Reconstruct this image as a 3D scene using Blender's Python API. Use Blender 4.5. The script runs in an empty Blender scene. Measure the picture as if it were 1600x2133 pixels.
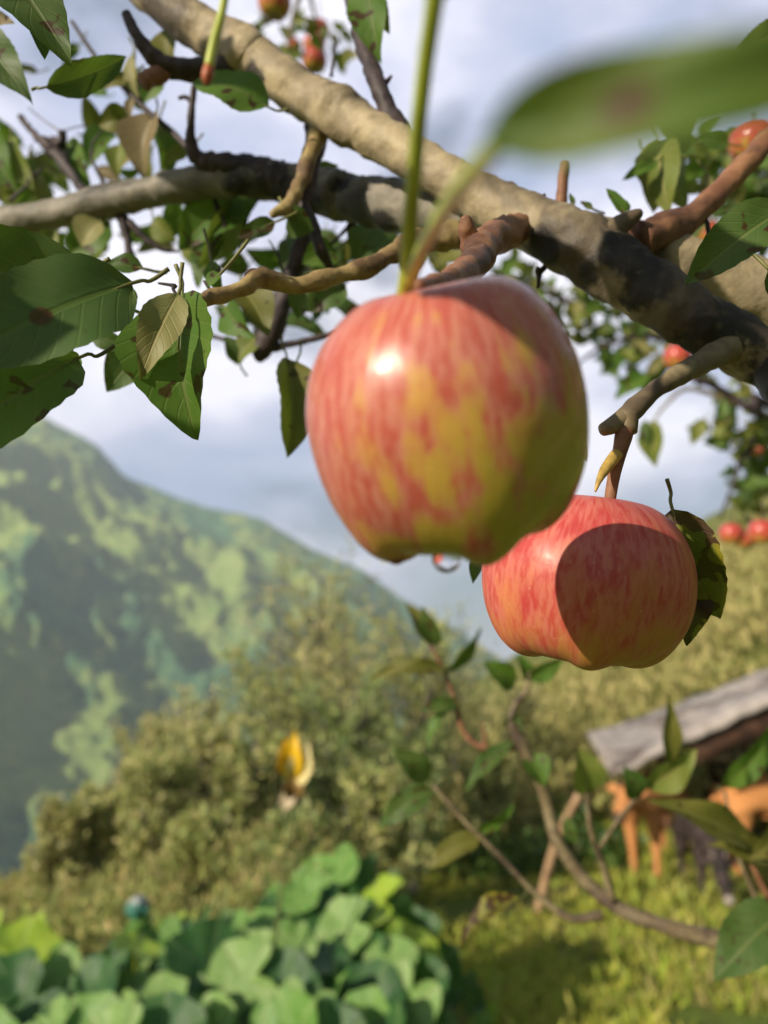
import bpy, math, random
import numpy as np
from mathutils import Vector, Matrix, noise as mn
R = math.radians
random.seed(7); RS = np.random.RandomState(7)
SC = bpy.context.scene
COL = SC.collection

# ------------------------------------------------------------------ camera
FPX = 1602.0; PITCH = R(15.5); CAM = Vector((0, 0, 1.5))
RT = Vector((1, 0, 0)); FW = Vector((0, math.cos(PITCH), math.sin(PITCH))); UP = Vector((0, -math.sin(PITCH), math.cos(PITCH)))
def P(px, py, d):
    """a point seen at a pixel of the photograph, at its real depth in metres"""
    return CAM + RT * ((px - 800) / FPX * d) + UP * ((1066.5 - py) / FPX * d) + FW * d
cd = bpy.data.cameras.new('camera'); cam = bpy.data.objects.new('camera', cd); COL.objects.link(cam)
cam.location = CAM; cam.rotation_euler = (R(90) + PITCH, 0, 0)
cd.sensor_fit = 'VERTICAL'; cd.sensor_height = 34.6; cd.lens = 26.0
cd.clip_start = 0.01; cd.clip_end = 20000
cd.dof.use_dof = True; cd.dof.focus_distance = 0.315; cd.dof.aperture_fstop = 6.0
SC.camera = cam
# ------------------------------------------------------------------ light
SUNC = Vector((-0.703, 0.495, 0.511)).normalized()       # towards the sun: right, up, back
SUN = (RT * SUNC.x + UP * SUNC.y - FW * SUNC.z).normalized()
sl = bpy.data.lights.new('sun', 'SUN'); so = bpy.data.objects.new('sun', sl); COL.objects.link(so)
sl.energy = 5.0; sl.angle = R(0.5); sl.color = (1.0, 0.88, 0.70)
so.rotation_euler = (-SUN).to_track_quat('-Z', 'Y').to_euler()
SC.view_settings.view_transform = 'Standard'; SC.view_settings.look = 'None'
SC.view_settings.exposure = 0.84; SC.view_settings.gamma = 1
W = bpy.data.worlds.new('World'); SC.world = W; W.use_nodes = True
def build_world():
    nt = W.node_tree; nt.nodes.clear(); N = nt.nodes.new; L = nt.links.new
    out = N('ShaderNodeOutputWorld')
    sky = N('ShaderNodeTexSky'); sky.sky_type = 'NISHITA'; sky.sun_disc = False
    sky.sun_elevation = math.asin(SUN.z); sky.sun_rotation = math.atan2(SUN.x, SUN.y)
    b1 = N('ShaderNodeBackground'); b1.inputs[1].default_value = 0.05; L(sky.outputs[0], b1.inputs[0])
    tc = N('ShaderNodeTexCoord')
    mp = N('ShaderNodeMapping'); mp.inputs['Scale'].default_value = (1, 1, 1.7); mp.inputs['Location'].default_value = (3.1, 0.4, 1.2)
    L(tc.outputs['Generated'], mp.inputs[0])
    n1 = N('ShaderNodeTexNoise'); n1.inputs['Scale'].default_value = 2.6; n1.inputs['Detail'].default_value = 5; n1.inputs['Roughness'].default_value = .5
    L(mp.outputs[0], n1.inputs['Vector'])
    r1 = N('ShaderNodeMapRange'); r1.inputs[1].default_value = .36; r1.inputs[2].default_value = .52; L(n1.outputs['Fac'], r1.inputs[0]); r1.interpolation_type = 'SMOOTHSTEP'
    # the cloud bank stands in front (north) of the camera, the sky behind is clear
    sp = N('ShaderNodeSeparateXYZ'); L(tc.outputs['Generated'], sp.inputs[0])
    r2 = N('ShaderNodeMapRange'); r2.inputs[1].default_value = .1; r2.inputs[2].default_value = .75; L(sp.outputs['Y'], r2.inputs[0]); r2.interpolation_type = 'SMOOTHSTEP'
    mu = N('ShaderNodeMath'); mu.operation = 'MULTIPLY'; L(r1.outputs[0], mu.inputs[0]); L(r2.outputs[0], mu.inputs[1])
    m2 = N('ShaderNodeMath'); m2.operation = 'MULTIPLY'; L(mu.outputs[0], m2.inputs[0]); m2.inputs[1].default_value = .92
    n2 = N('ShaderNodeTexNoise'); n2.inputs['Scale'].default_value = 3.4; n2.inputs['Detail'].default_value = 6
    mp2 = N('ShaderNodeMapping'); mp2.inputs['Scale'].default_value = (1, 1, 2.2); mp2.inputs['Location'].default_value = (7.3, 2.2, .2)
    L(tc.outputs['Generated'], mp2.inputs[0]); L(mp2.outputs[0], n2.inputs['Vector'])
    cr = N('ShaderNodeValToRGB'); L(n2.outputs['Fac'], cr.inputs[0])
    cr.color_ramp.elements[0].position = .32; cr.color_ramp.elements[0].color = (.27, .335, .50, 1)
    cr.color_ramp.elements[1].position = .62; cr.color_ramp.elements[1].color = (.78, .76, .84, 1)
    e = cr.color_ramp.elements.new(.48); e.color = (.45, .475, .62, 1)
    b2 = N('ShaderNodeBackground'); b2.inputs[1].default_value = 1.0; L(cr.outputs[0], b2.inputs[0])
    mx = N('ShaderNodeMixShader'); L(m2.outputs[0], mx.inputs[0]); L(b1.outputs[0], mx.inputs[1]); L(b2.outputs[0], mx.inputs[2])
    L(mx.outputs[0], out.inputs[0])
build_world()
SC.cycles.max_bounces = 6; SC.cycles.diffuse_bounces = 2; SC.cycles.volume_bounces = 0; SC.cycles.use_denoising = True

# ------------------------------------------------------------------ helpers
class MB:
    def __init__(s): s.v = []; s.f = []; s.uv = []; s.m = []
    def add(s, vs, fs, uvs=None, m=0):
        o = len(s.v); s.v.extend(vs); s.uv.extend(uvs if uvs is not None else [(0, 0)] * len(vs))
        s.f.extend([tuple(i + o for i in f) for f in fs]); s.m.extend([m] * len(fs))
    def build(s, name, mats, parent=None, smooth=True, M=None):
        me = bpy.data.meshes.new(name)
        if M is None: M = ROOT.get(parent.name) if parent else None
        vs = s.v
        if M is not None:
            Mi = np.array(M.inverted()); a = np.array([tuple(v) for v in vs]); vs = (a @ Mi[:3, :3].T + Mi[:3, 3]).tolist()
        else: vs = [tuple(v) for v in vs]
        me.from_pydata(vs, [], s.f)
        for m in (mats if isinstance(mats, (list, tuple)) else [mats]): me.materials.append(m)
        me.polygons.foreach_set('material_index', s.m)
        me.polygons.foreach_set('use_smooth', [smooth] * len(s.f))
        uvl = me.uv_layers.new(name='UVMap'); li = np.empty(len(me.loops), dtype=np.int32); me.loops.foreach_get('vertex_index', li)
        uvl.data.foreach_set('uv', np.array(s.uv, dtype=np.float32)[li].ravel())
        me.update()
        o = bpy.data.objects.new(name, me); COL.objects.link(o)
        if parent: o.parent = parent
        return o
ROOT = {}
def thing(name, label, cat, loc, rot=None, group=None):
    o = bpy.data.objects.new(name, None); COL.objects.link(o); o.empty_display_size = .05
    o.location = loc
    M = Matrix.Translation(loc)
    if rot is not None: o.rotation_euler = rot.to_euler(); M = M @ rot.to_4x4()
    ROOT[o.name] = M
    o['label'] = label; o['category'] = cat
    if group: o['group'] = group
    return o
def tag(o, label, cat, group=None):
    o['label'] = label; o['category'] = cat
    if group: o['group'] = group
    return o
def catmull(pts, n):
    """pts: list of tuples, interpolated componentwise"""
    a = [np.array([float(c) for c in p]) for p in pts]
    a = [2 * a[0] - a[1]] + a + [2 * a[-1] - a[-2]]
    out = []
    for i in range(1, len(a) - 2):
        for k in range(n):
            t = k / n
            p0, p1, p2, p3 = a[i - 1:i + 3]
            out.append(.5 * ((2 * p1) + (-p0 + p2) * t + (2 * p0 - 5 * p1 + 4 * p2 - p3) * t * t + (-p0 + 3 * p1 - 3 * p2 + p3) * t ** 3))
    out.append(a[-2]); return out
def tube(mb, pts, seg=12, sub=6, rough=.08, m=0, nscale=1.0, caps=True, seed=0.0):
    """pts: (x,y,z,r) world; a tapered, slightly knobbly limb"""
    c = catmull(pts, sub); n = len(c)
    pos = [Vector(q[:3]) for q in c]; rad = [max(q[3], 1e-5) for q in c]
    T = [(pos[min(i + 1, n - 1)] - pos[max(i - 1, 0)]).normalized() for i in range(n)]
    ref = Vector((0, 0, 1)) if abs(T[0].z) < .9 else Vector((1, 0, 0))
    nx = T[0].cross(ref).normalized(); vs = []; uv = []; L = 0
    for i in range(n):
        nx = (nx - T[i] * nx.dot(T[i])).normalized(); ny = T[i].cross(nx)
        if i: L += (pos[i] - pos[i - 1]).length
        for k in range(seg):
            a = 2 * math.pi * k / seg
            dv = nx * math.cos(a) + ny * math.sin(a); r = rad[i]
            if rough:
                q = (pos[i] + dv * r) * (nscale / max(rad[0], .004)) + Vector((seed, 0, 0))
                r *= 1 + rough * (mn.noise(q * .35) * 1.3 + mn.noise(q * .9) * .6)
            vs.append(pos[i] + dv * r); uv.append((k / seg, L))
    fs = [(i * seg + k, i * seg + (k + 1) % seg, (i + 1) * seg + (k + 1) % seg, (i + 1) * seg + k) for i in range(n - 1) for k in range(seg)]
    if caps:
        vs.append(pos[0]); uv.append((0, 0)); fs += [(len(vs) - 1, (k + 1) % seg, k) for k in range(seg)]
        vs.append(pos[-1] + T[-1] * rad[-1] * .4); uv.append((0, L)); b = (n - 1) * seg; fs += [(len(vs) - 1, b + k, b + (k + 1) % seg) for k in range(seg)]
    mb.add(vs, fs, uv, m)
def pt(px, py, d, w): p = P(px, py, d); return (p.x, p.y, p.z, w / 2 / FPX * d)
def box(mb, c, sx, sy, sz, rot=None, m=0):
    vs = [Vector((x * sx / 2, y * sy / 2, z * sz / 2)) for x in (-1, 1) for y in (-1, 1) for z in (-1, 1)]
    if rot is not None: vs = [rot @ v for v in vs]
    vs = [v + Vector(c) for v in vs]
    mb.add(vs, [(0, 1, 3, 2), (4, 6, 7, 5), (0, 4, 5, 1), (2, 3, 7, 6), (0, 2, 6, 4), (1, 5, 7, 3)], None, m)

# ------------------------------------------------------------------ materials
class NT:
    def __init__(s, name):
        s.mat = bpy.data.materials.new(name); s.mat.use_nodes = True; s.t = s.mat.node_tree; s.t.nodes.clear()
        s.out = s.n('ShaderNodeOutputMaterial')
    def n(s, typ, **k):
        x = s.t.nodes.new(typ)
        for a, b in k.items(): setattr(x, a, b)
        return x
    def l(s, a, b): s.t.links.new(a, b)
    def math(s, op, a, b=None, c=None):
        x = s.n('ShaderNodeMath', operation=op)
        for i, q in enumerate((a, b, c)):
            if q is None: continue
            if isinstance(q, (int, float)): x.inputs[i].default_value = q
            else: s.l(q, x.inputs[i])
        return x.outputs[0]
    def mix(s, f, a, b):
        x = s.n('ShaderNodeMix', data_type='RGBA')
        for i, q in ((0, f), (6, a), (7, b)):
            if isinstance(q, (int, float)): x.inputs[i].default_value = q
            elif isinstance(q, tuple): x.inputs[i].default_value = q + (1,) if len(q) == 3 else q
            else: s.l(q, x.inputs[i])
        return x.outputs[2]
    def noise(s, vec, scale, detail=4, rough=.5, dist=0):
        x = s.n('ShaderNodeTexNoise'); x.inputs['Scale'].default_value = scale; x.inputs['Detail'].default_value = detail
        x.inputs['Roughness'].default_value = rough; x.inputs['Distortion'].default_value = dist
        if vec is not None: s.l(vec, x.inputs['Vector'])
        return x.outputs['Fac']
    def ramp(s, f, els):
        x = s.n('ShaderNodeValToRGB'); s.l(f, x.inputs[0]); e = x.color_ramp.elements
        e[0].position, e[0].color = els[0][0], tuple(els[0][1]) + (1,); e[1].position, e[1].color = els[-1][0], tuple(els[-1][1]) + (1,)
        for p, c in els[1:-1]: q = e.new(p); q.color = tuple(c) + (1,)
        return x.outputs[0]
    def rng(s, f, a, b, c=0., d=1.):
        x = s.n('ShaderNodeMapRange', interpolation_type='SMOOTHSTEP'); s.l(f, x.inputs[0])
        for i, q in ((1, a), (2, b), (3, c), (4, d)): x.inputs[i].default_value = q
        return x.outputs[0]
    def coord(s, which='Object'): return s.n('ShaderNodeTexCoord').outputs[which]
    def map(s, vec, sc=(1, 1, 1), loc=(0, 0, 0)):
        x = s.n('ShaderNodeMapping'); x.inputs['Scale'].default_value = sc; x.inputs['Location'].default_value = loc; s.l(vec, x.inputs[0]); return x.outputs[0]
    def bump(s, h, strength, dist):
        x = s.n('ShaderNodeBump'); x.inputs['Strength'].default_value = strength; x.inputs['Distance'].default_value = dist; s.l(h, x.inputs['Height']); return x.outputs[0]
    def bsdf(s, col, rough=.6, nrm=None, coat=0, sss=0, spec=.5):
        b = s.n('ShaderNodeBsdfPrincipled')
        if isinstance(col, tuple): b.inputs['Base Color'].default_value = col + (1,)
        else: s.l(col, b.inputs['Base Color'])
        if isinstance(rough, (int, float)): b.inputs['Roughness'].default_value = rough
        else: s.l(rough, b.inputs['Roughness'])
        b.inputs['Specular IOR Level'].default_value = spec
        if coat: b.inputs['Coat Weight'].default_value = coat; b.inputs['Coat Roughness'].default_value = .06
        if sss: b.inputs['Subsurface Weight'].default_value = sss; b.inputs['Subsurface Radius'].default_value = (.006, .002, .001); b.inputs['Subsurface Scale'].default_value = 1.0
        if nrm is not None: s.l(nrm, b.inputs['Normal'])
        s.b = b; return b.outputs[0]
    def done(s, sh): s.l(sh, s.out.inputs[0]); return s.mat

def bark(name, light, mid, dark, scale=60, stain=.5, bumpd=.0006, rough=.62, patches=()):
    t = NT(name); c = t.coord()
    a = t.noise(c, scale, 6, .6); b = t.noise(c, scale * .22, 4, .6, .6)
    col = t.mix(t.rng(a, .35, .68), mid, light)
    col = t.mix(t.math('MULTIPLY', t.rng(b, .60 - .18 * stain, .72 - .15 * stain), .85), col, dark)
    for (p, r) in patches:   # bark stain and painted-in branch shade, each patch with its own ragged outline
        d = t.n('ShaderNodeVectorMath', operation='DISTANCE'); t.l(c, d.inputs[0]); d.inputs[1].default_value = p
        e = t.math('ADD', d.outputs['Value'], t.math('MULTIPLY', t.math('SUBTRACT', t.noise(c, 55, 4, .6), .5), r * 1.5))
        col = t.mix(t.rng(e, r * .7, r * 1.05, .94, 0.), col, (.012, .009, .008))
    v = t.n('ShaderNodeTexVoronoi'); v.inputs['Scale'].default_value = scale * 2.2; t.l(c, v.inputs['Vector'])
    len_ = t.rng(v.outputs['Distance'], .06, .30, .30, 0.)
    col = t.mix(len_, col, tuple(x * .6 for x in mid))
    h = t.math('ADD', a, t.math('MULTIPLY', t.noise(c, scale * 3, 3), .5))
    return t.done(t.bsdf(col, rough, t.bump(h, .7, bumpd)))
def leafmat(name, top, alt, under, vein, spots=.0, trans=.28, rough=.42, edge=None):
    t = NT(name)
    uv = t.n('ShaderNodeUVMap').outputs[0]; s = t.n('ShaderNodeSeparateXYZ'); t.l(uv, s.inputs[0]); u, v = s.outputs[0], s.outputs[1]
    g = t.n('ShaderNodeNewGeometry'); rnd = g.outputs['Random Per Island']
    c = t.coord()
    n1 = t.noise(c, 45, 4, .55)
    col = t.mix(t.rng(n1, .3, .7), top, alt)
    col = t.mix(t.math('MULTIPLY', rnd, .55), col, alt)
    av = t.math('ABSOLUTE', v)
    mid = t.rng(av, .012, .05, 1., 0.)
    sv = t.math('FRACT', t.math('MULTIPLY', t.math('SUBTRACT', u, t.math('MULTIPLY', av, .45)), 9.))
    side = t.math('MULTIPLY', t.rng(t.math('ABSOLUTE', t.math('SUBTRACT', sv, .5)), .03, .10, 1., 0.), .32)
    vn = t.math('MAXIMUM', mid, side)
    if edge: col = t.mix(t.math('MULTIPLY', t.rng(t.math('ADD', av, t.math('MULTIPLY', n1, .35)), .50, .66), .75), col, edge)
    back = t.mix(.35, under, col)
    col = t.mix(g.outputs['Backfacing'], col, back)
    col = t.mix(t.math('MULTIPLY', vn, .8), col, vein)
    if spots:
        n2 = t.noise(c, 110, 2, .4); col = t.mix(t.rng(n2, .72 - spots * .12, .76 - spots * .12), col, (.055, .022, .008))
    hb = t.math('SUBTRACT', t.math('MULTIPLY', n1, .4), t.math('MULTIPLY', vn, .8))
    nrm = t.bump(hb, .6, .0006)
    d = t.bsdf(col, rough + .1, nrm, spec=.35)
    tr = t.n('ShaderNodeBsdfTranslucent'); t.l(t.mix(.5, col, (.20, .34, .02)), tr.inputs[0]); t.l(nrm, tr.inputs[1])
    mx = t.n('ShaderNodeMixShader'); mx.inputs[0].default_value = trans; t.l(d, mx.inputs[1]); t.l(tr.outputs[0], mx.inputs[2])
    return t.done(mx.outputs[0])
def plain(name, col, rough=.6, var=.35, scale=20, bumpd=0, spec=.5):
    t = NT(name); c = t.coord(); n = t.noise(c, scale, 5, .6)
    cc = t.mix(t.rng(n, .3, .7), tuple(x * (1 - var) for x in col), tuple(min(1, x * (1 + var)) for x in col))
    return t.done(t.bsdf(cc, rough, t.bump(n, .6, bumpd) if bumpd else None, spec=spec))
def bulkleaf(name, cols, trans=.25, rough=.5):
    t = NT(name); g = t.n('ShaderNodeNewGeometry'); rnd = g.outputs['Random Per Island']
    oi = t.n('ShaderNodeObjectInfo').outputs['Random']
    pn = t.noise(t.coord(), .7, 3, .5)
    f = t.math('MINIMUM', 1., t.math('MAXIMUM', 0., t.math('ADD', t.math('MULTIPLY', rnd, .62), t.math('MULTIPLY', t.math('SUBTRACT', t.math('ADD', pn, t.math('MULTIPLY', oi, .12)), .34), 1.3))))
    k = len(cols); col = t.ramp(f, [(i / (k - 1), q) for i, q in enumerate(cols)])
    d = t.bsdf(col, rough, spec=.35)
    tr = t.n('ShaderNodeBsdfTranslucent'); t.l(t.mix(.4, col, (.25, .30, .03)), tr.inputs[0])
    mx = t.n('ShaderNodeMixShader'); mx.inputs[0].default_value = trans; t.l(d, mx.inputs[1]); t.l(tr.outputs[0], mx.inputs[2])
    return t.done(mx.outputs[0])

M_limb = bark('bark limb', (.46, .37, .22), (.29, .23, .145), (.035, .024, .018), 46, .66, .0028)
M_grey = bark('bark grey', (.23, .21, .165), (.13, .125, .10), (.02, .02, .018), 45, .85, .0024)
M_dark = bark('bark dark', (.075, .05, .05), (.035, .024, .026), (.012, .009, .011), 70, .5, .0006)
M_gold = bark('bark lichen', (.42, .32, .13), (.26, .17, .07), (.09, .045, .025), 75, .6, .0014)
M_spur = bark('bark spur', (.34, .17, .085), (.21, .09, .05), (.07, .03, .02), 70, .5, .0012)
M_twig = bark('bark twig', (.27, .22, .12), (.16, .115, .065), (.07, .045, .035), 60, .5, .0006)
M_stem = plain('green stem', (.40, .46, .06), .35, .25, 60)
M_pet = plain('leaf stalk', (.17, .17, .05), .5, .3, 60)
M_bud = plain('bud', (.45, .30, .07), .5, .4, 120)
M_redbud = plain('red bud', (.36, .09, .03), .5, .4, 120)
ML = {
 'dark': leafmat('leaf dark', (.038, .10, .018), (.085, .135, .03), (.14, .18, .08), (.14, .18, .05), .9, .28),
 'mid': leafmat('leaf mid', (.055, .15, .018), (.11, .20, .025), (.16, .20, .09), (.16, .20, .05), .9, .32),
 'spot': leafmat('leaf spotted', (.04, .11, .018), (.08, .13, .02), (.16, .19, .08), (.18, .20, .06), 1.2, .28),
 'light': leafmat('leaf light', (.14, .21, .035), (.22, .24, .05), (.30, .30, .14), (.34, .32, .12), 0, .32),
 'pale': leafmat('leaf pale', (.30, .28, .10), (.24, .23, .09), (.34, .31, .17), (.40, .34, .15), 0, .22),
 'olive': leafmat('leaf olive', (.11, .12, .02), (.16, .15, .03), (.22, .20, .09), (.22, .22, .06), .6, .25),
 'brown': leafmat('leaf brown', (.16, .11, .05), (.24, .19, .10), (.28, .23, .15), (.30, .26, .16), .3, .15),
 'scab': leafmat('leaf scabbed', (.05, .10, .012), (.22, .20, .02), (.20, .18, .04), (.20, .20, .04), 1.9, .25, edge=(.30, .26, .02)),
}
LK = list(ML)

def appmat(name, red, pink, yel, grn, bias, seed, ydir, soft=.25, coat=.25, rough=.24):
    t = NT(name); c = t.coord(); s = t.n('ShaderNodeSeparateXYZ'); t.l(c, s.inputs[0])
    nrmv = t.n('ShaderNodeVectorMath', operation='NORMALIZE'); t.l(c, nrmv.inputs[0])
    # blush on the side that always faced the sun; yellow-green on the shaded cheek
    dt = t.n('ShaderNodeVectorMath', operation='DOT_PRODUCT'); t.l(nrmv.outputs[0], dt.inputs[0]); dt.inputs[1].default_value = ydir
    big = t.noise(t.map(nrmv.outputs[0], (1.6, 1.6, 1.1), (seed, 0, 0)), 1.6, 3, .5)
    bl2 = t.noise(t.map(nrmv.outputs[0], (1, 1, .7), (seed, 9, 0)), 5.0, 3, .5)
    at = t.n('ShaderNodeMath', operation='ARCTAN2'); t.l(s.outputs[0], at.inputs[0]); t.l(s.outputs[1], at.inputs[1])
    cb = t.n('ShaderNodeCombineXYZ'); t.l(t.math('MULTIPLY', t.math('SINE', at.outputs[0]), 1.), cb.inputs[0]); t.l(t.math('COSINE', at.outputs[0]), cb.inputs[1]); t.l(t.math('MULTIPLY', s.outputs[2], 9.), cb.inputs[2])
    st1 = t.noise(t.map(cb.outputs[0], (5.5, 5.5, 7.0), (seed, 3, 0)), 1.0, 3, .5, .5)
    st2 = t.noise(t.map(cb.outputs[0], (17, 17, 15.0), (0, seed, 0)), 1.0, 3, .55, .3)
    f = t.math('ADD', t.math('MULTIPLY', dt.outputs['Value'], .55), t.math('MULTIPLY', t.math('SUBTRACT', big, .5), 1.0))
    f = t.math('ADD', f, bias)
    f = t.math('ADD', f, t.math('MULTIPLY', t.math('SUBTRACT', st1, .5), 1.3))
    f = t.math('ADD', f, t.math('MULTIPLY', t.math('SUBTRACT', bl2, .5), 1.1))
    f = t.math('ADD', f, t.math('MULTIPLY', t.math('SUBTRACT', st2, .5), .45))
    ycol = t.mix(t.rng(dt.outputs['Value'], .1, .9), yel, grn)
    rcol = t.mix(t.rng(st2, .35, .65), red, pink)
    col = t.mix(t.rng(f, -soft, soft), rcol, ycol)
    v = t.n('ShaderNodeTexVoronoi'); v.inputs['Scale'].default_value = 240; t.l(c, v.inputs['Vector'])
    col = t.mix(t.rng(v.outputs['Distance'], .05, .16, .22, 0.), col, (.75, .55, .3))
    top = t.rng(s.outputs[2], .022, .032, 0., .55)
    bn = t.math('ADD', t.noise(c, 120, 3), t.math('MULTIPLY', st1, 1.5))
    return t.done(t.bsdf(col, t.rng(bl2, .3, .7, rough, rough + .14), t.bump(bn, .5, .0003), coat=coat, sss=.08))

# ------------------------------------------------------------------ leaves
def leaf_frame(B, T, roll):
    ax = (T - B); L = ax.length; y = ax / L
    toc = (CAM - (B + T) / 2).normalized(); z = (toc - y * toc.dot(y)).normalized()
    z = Matrix.Rotation(roll, 3, y) @ z; x = y.cross(z)
    return L, x, y, z
def leaf_into(mb, B, T, wid, roll=0., fold=.25, curl=.12, nu=9, nv=4, m=0, serr=0., seed=0, pet=None, pm=1, shape=0.):
    """one blade from base B to tip T; wid = full width / length; fold = V along the midrib; curl = arch"""
    L, x, y, z = leaf_frame(B, T, roll); W_ = wid * L / 2; vs = []; uv = []
    rr = random.Random(seed); ph = rr.random() * 6
    for i in range(nu + 1):
        u = i / nu
        w = (math.sin(math.pi * u ** (.78 + shape)) ** .82) * (1 - .18 * u) * 1.04 if 0 < u < 1 else 0
        w = max(w, .012)
        zc = curl * L * math.sin(math.pi * u)
        for j in range(-nv, nv + 1):
            v = j / nv; ww = w
            if serr and abs(j) == nv: ww *= 1 + serr * (1 if i % 2 else -1)
            h = fold * abs(v) ** 1.2 * w * W_ + .03 * L * math.sin(u * 11 + ph + v * 1.7) * abs(v)
            vs.append(B + y * (u * L) + x * (v * ww * W_) + z * (h + zc)); uv.append((u, v * .5))
    n = 2 * nv + 1
    fs = [(i * n + j, i * n + j + 1, (i + 1) * n + j + 1, (i + 1) * n + j) for i in range(nu) for j in range(n - 1)]
    mb.add(vs, fs, uv, m)
    if pet:
        pp, r0 = pet
        tube(mb, [(pp.x, pp.y, pp.z, r0 * 1.2), tuple((pp * .5 + B * .5) + z * (-.04 * L)) + (r0,), tuple(B) + (r0 * .9,), tuple(B + y * L * .55 + z * (curl * L * .95 - r0 * .4)) + (r0 * .35,)], 6, 4, 0, m=pm)

# ================================================================== the ground
def softp(x, k=1.0): return x if x / k > 30 else k * math.log1p(math.exp(x / k))
def sstep(a, b, x): t = min(1, max(0, (x - a) / (b - a))); return t * t * (3 - 2 * t)
def height(x, y):
    r = math.hypot(x, y)
    e = y - (9.3 + 1.1 * (x + 4)) if y > 0 else -50
    if x > 3: e = -5 - x
    h = -min(.75 * softp(e, .8), 330)
    q = softp((x - 1.2 - .10 * y) * 1.0 + (y - 12) * .04, .7) * sstep(7.5, 13, y)
    h += min(.68 * q, 75 + .06 * q)
    h += .30 * math.exp(-(((x + 1.2) / 1.5) ** 2 + ((y - 3.4) / .7) ** 2))
    h += .10 * sstep(0, 2.4, x) * sstep(4, 9, y)
    a = min(1, r / 6)
    h += a * (.10 * mn.noise(Vector((x * .6, y * .6, 3))) + .035 * mn.noise(Vector((x * 2.3, y * 2.3, 1))))
    if r > 20: h += min(12, (r - 20) * .05) * mn.noise(Vector((x * .02, y * .02, 5)))
    return h
def make_ground():
    mb = MB(); na = 260; rads = [0.0] + [.25 * 1.0345 ** i for i in range(300)]; rads = [r for r in rads if r < 5200]
    vs = []
    for r in rads[1:]:
        for k in range(na):
            a = 2 * math.pi * k / na; x, y = r * math.cos(a), r * math.sin(a); vs.append((x, y, height(x, y)))
    n = len(rads) - 1
    fs = [(i * na + k, i * na + (k + 1) % na, (i + 1) * na + (k + 1) % na, (i + 1) * na + k) for i in range(n - 1) for k in range(na)]
    vs.append((0, 0, height(0, 0))); fs += [(len(vs) - 1, (k + 1) % na, k) for k in range(na)]
    # orientation upwards
    fs = [f[::-1] if False else f for f in fs]
    mb.add(vs, fs)
    t = NT('ground soil and turf'); c = t.coord()
    a = t.noise(c, .9, 5, .6); b = t.noise(c, 5, 5, .6)
    col = t.ramp(t.math('ADD', t.math('MULTIPLY', a, .6), t.math('MULTIPLY', b, .4)), [(.32, (.09, .06, .03)), (.44, (.13, .12, .035)), (.55, (.12, .17, .03)), (.68, (.20, .20, .045))])
    o = mb.build('ground', t.done(t.bsdf(col, .9, t.bump(b, .8, .05), spec=.1)))
    o['kind'] = 'structure'
make_ground()

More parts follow.
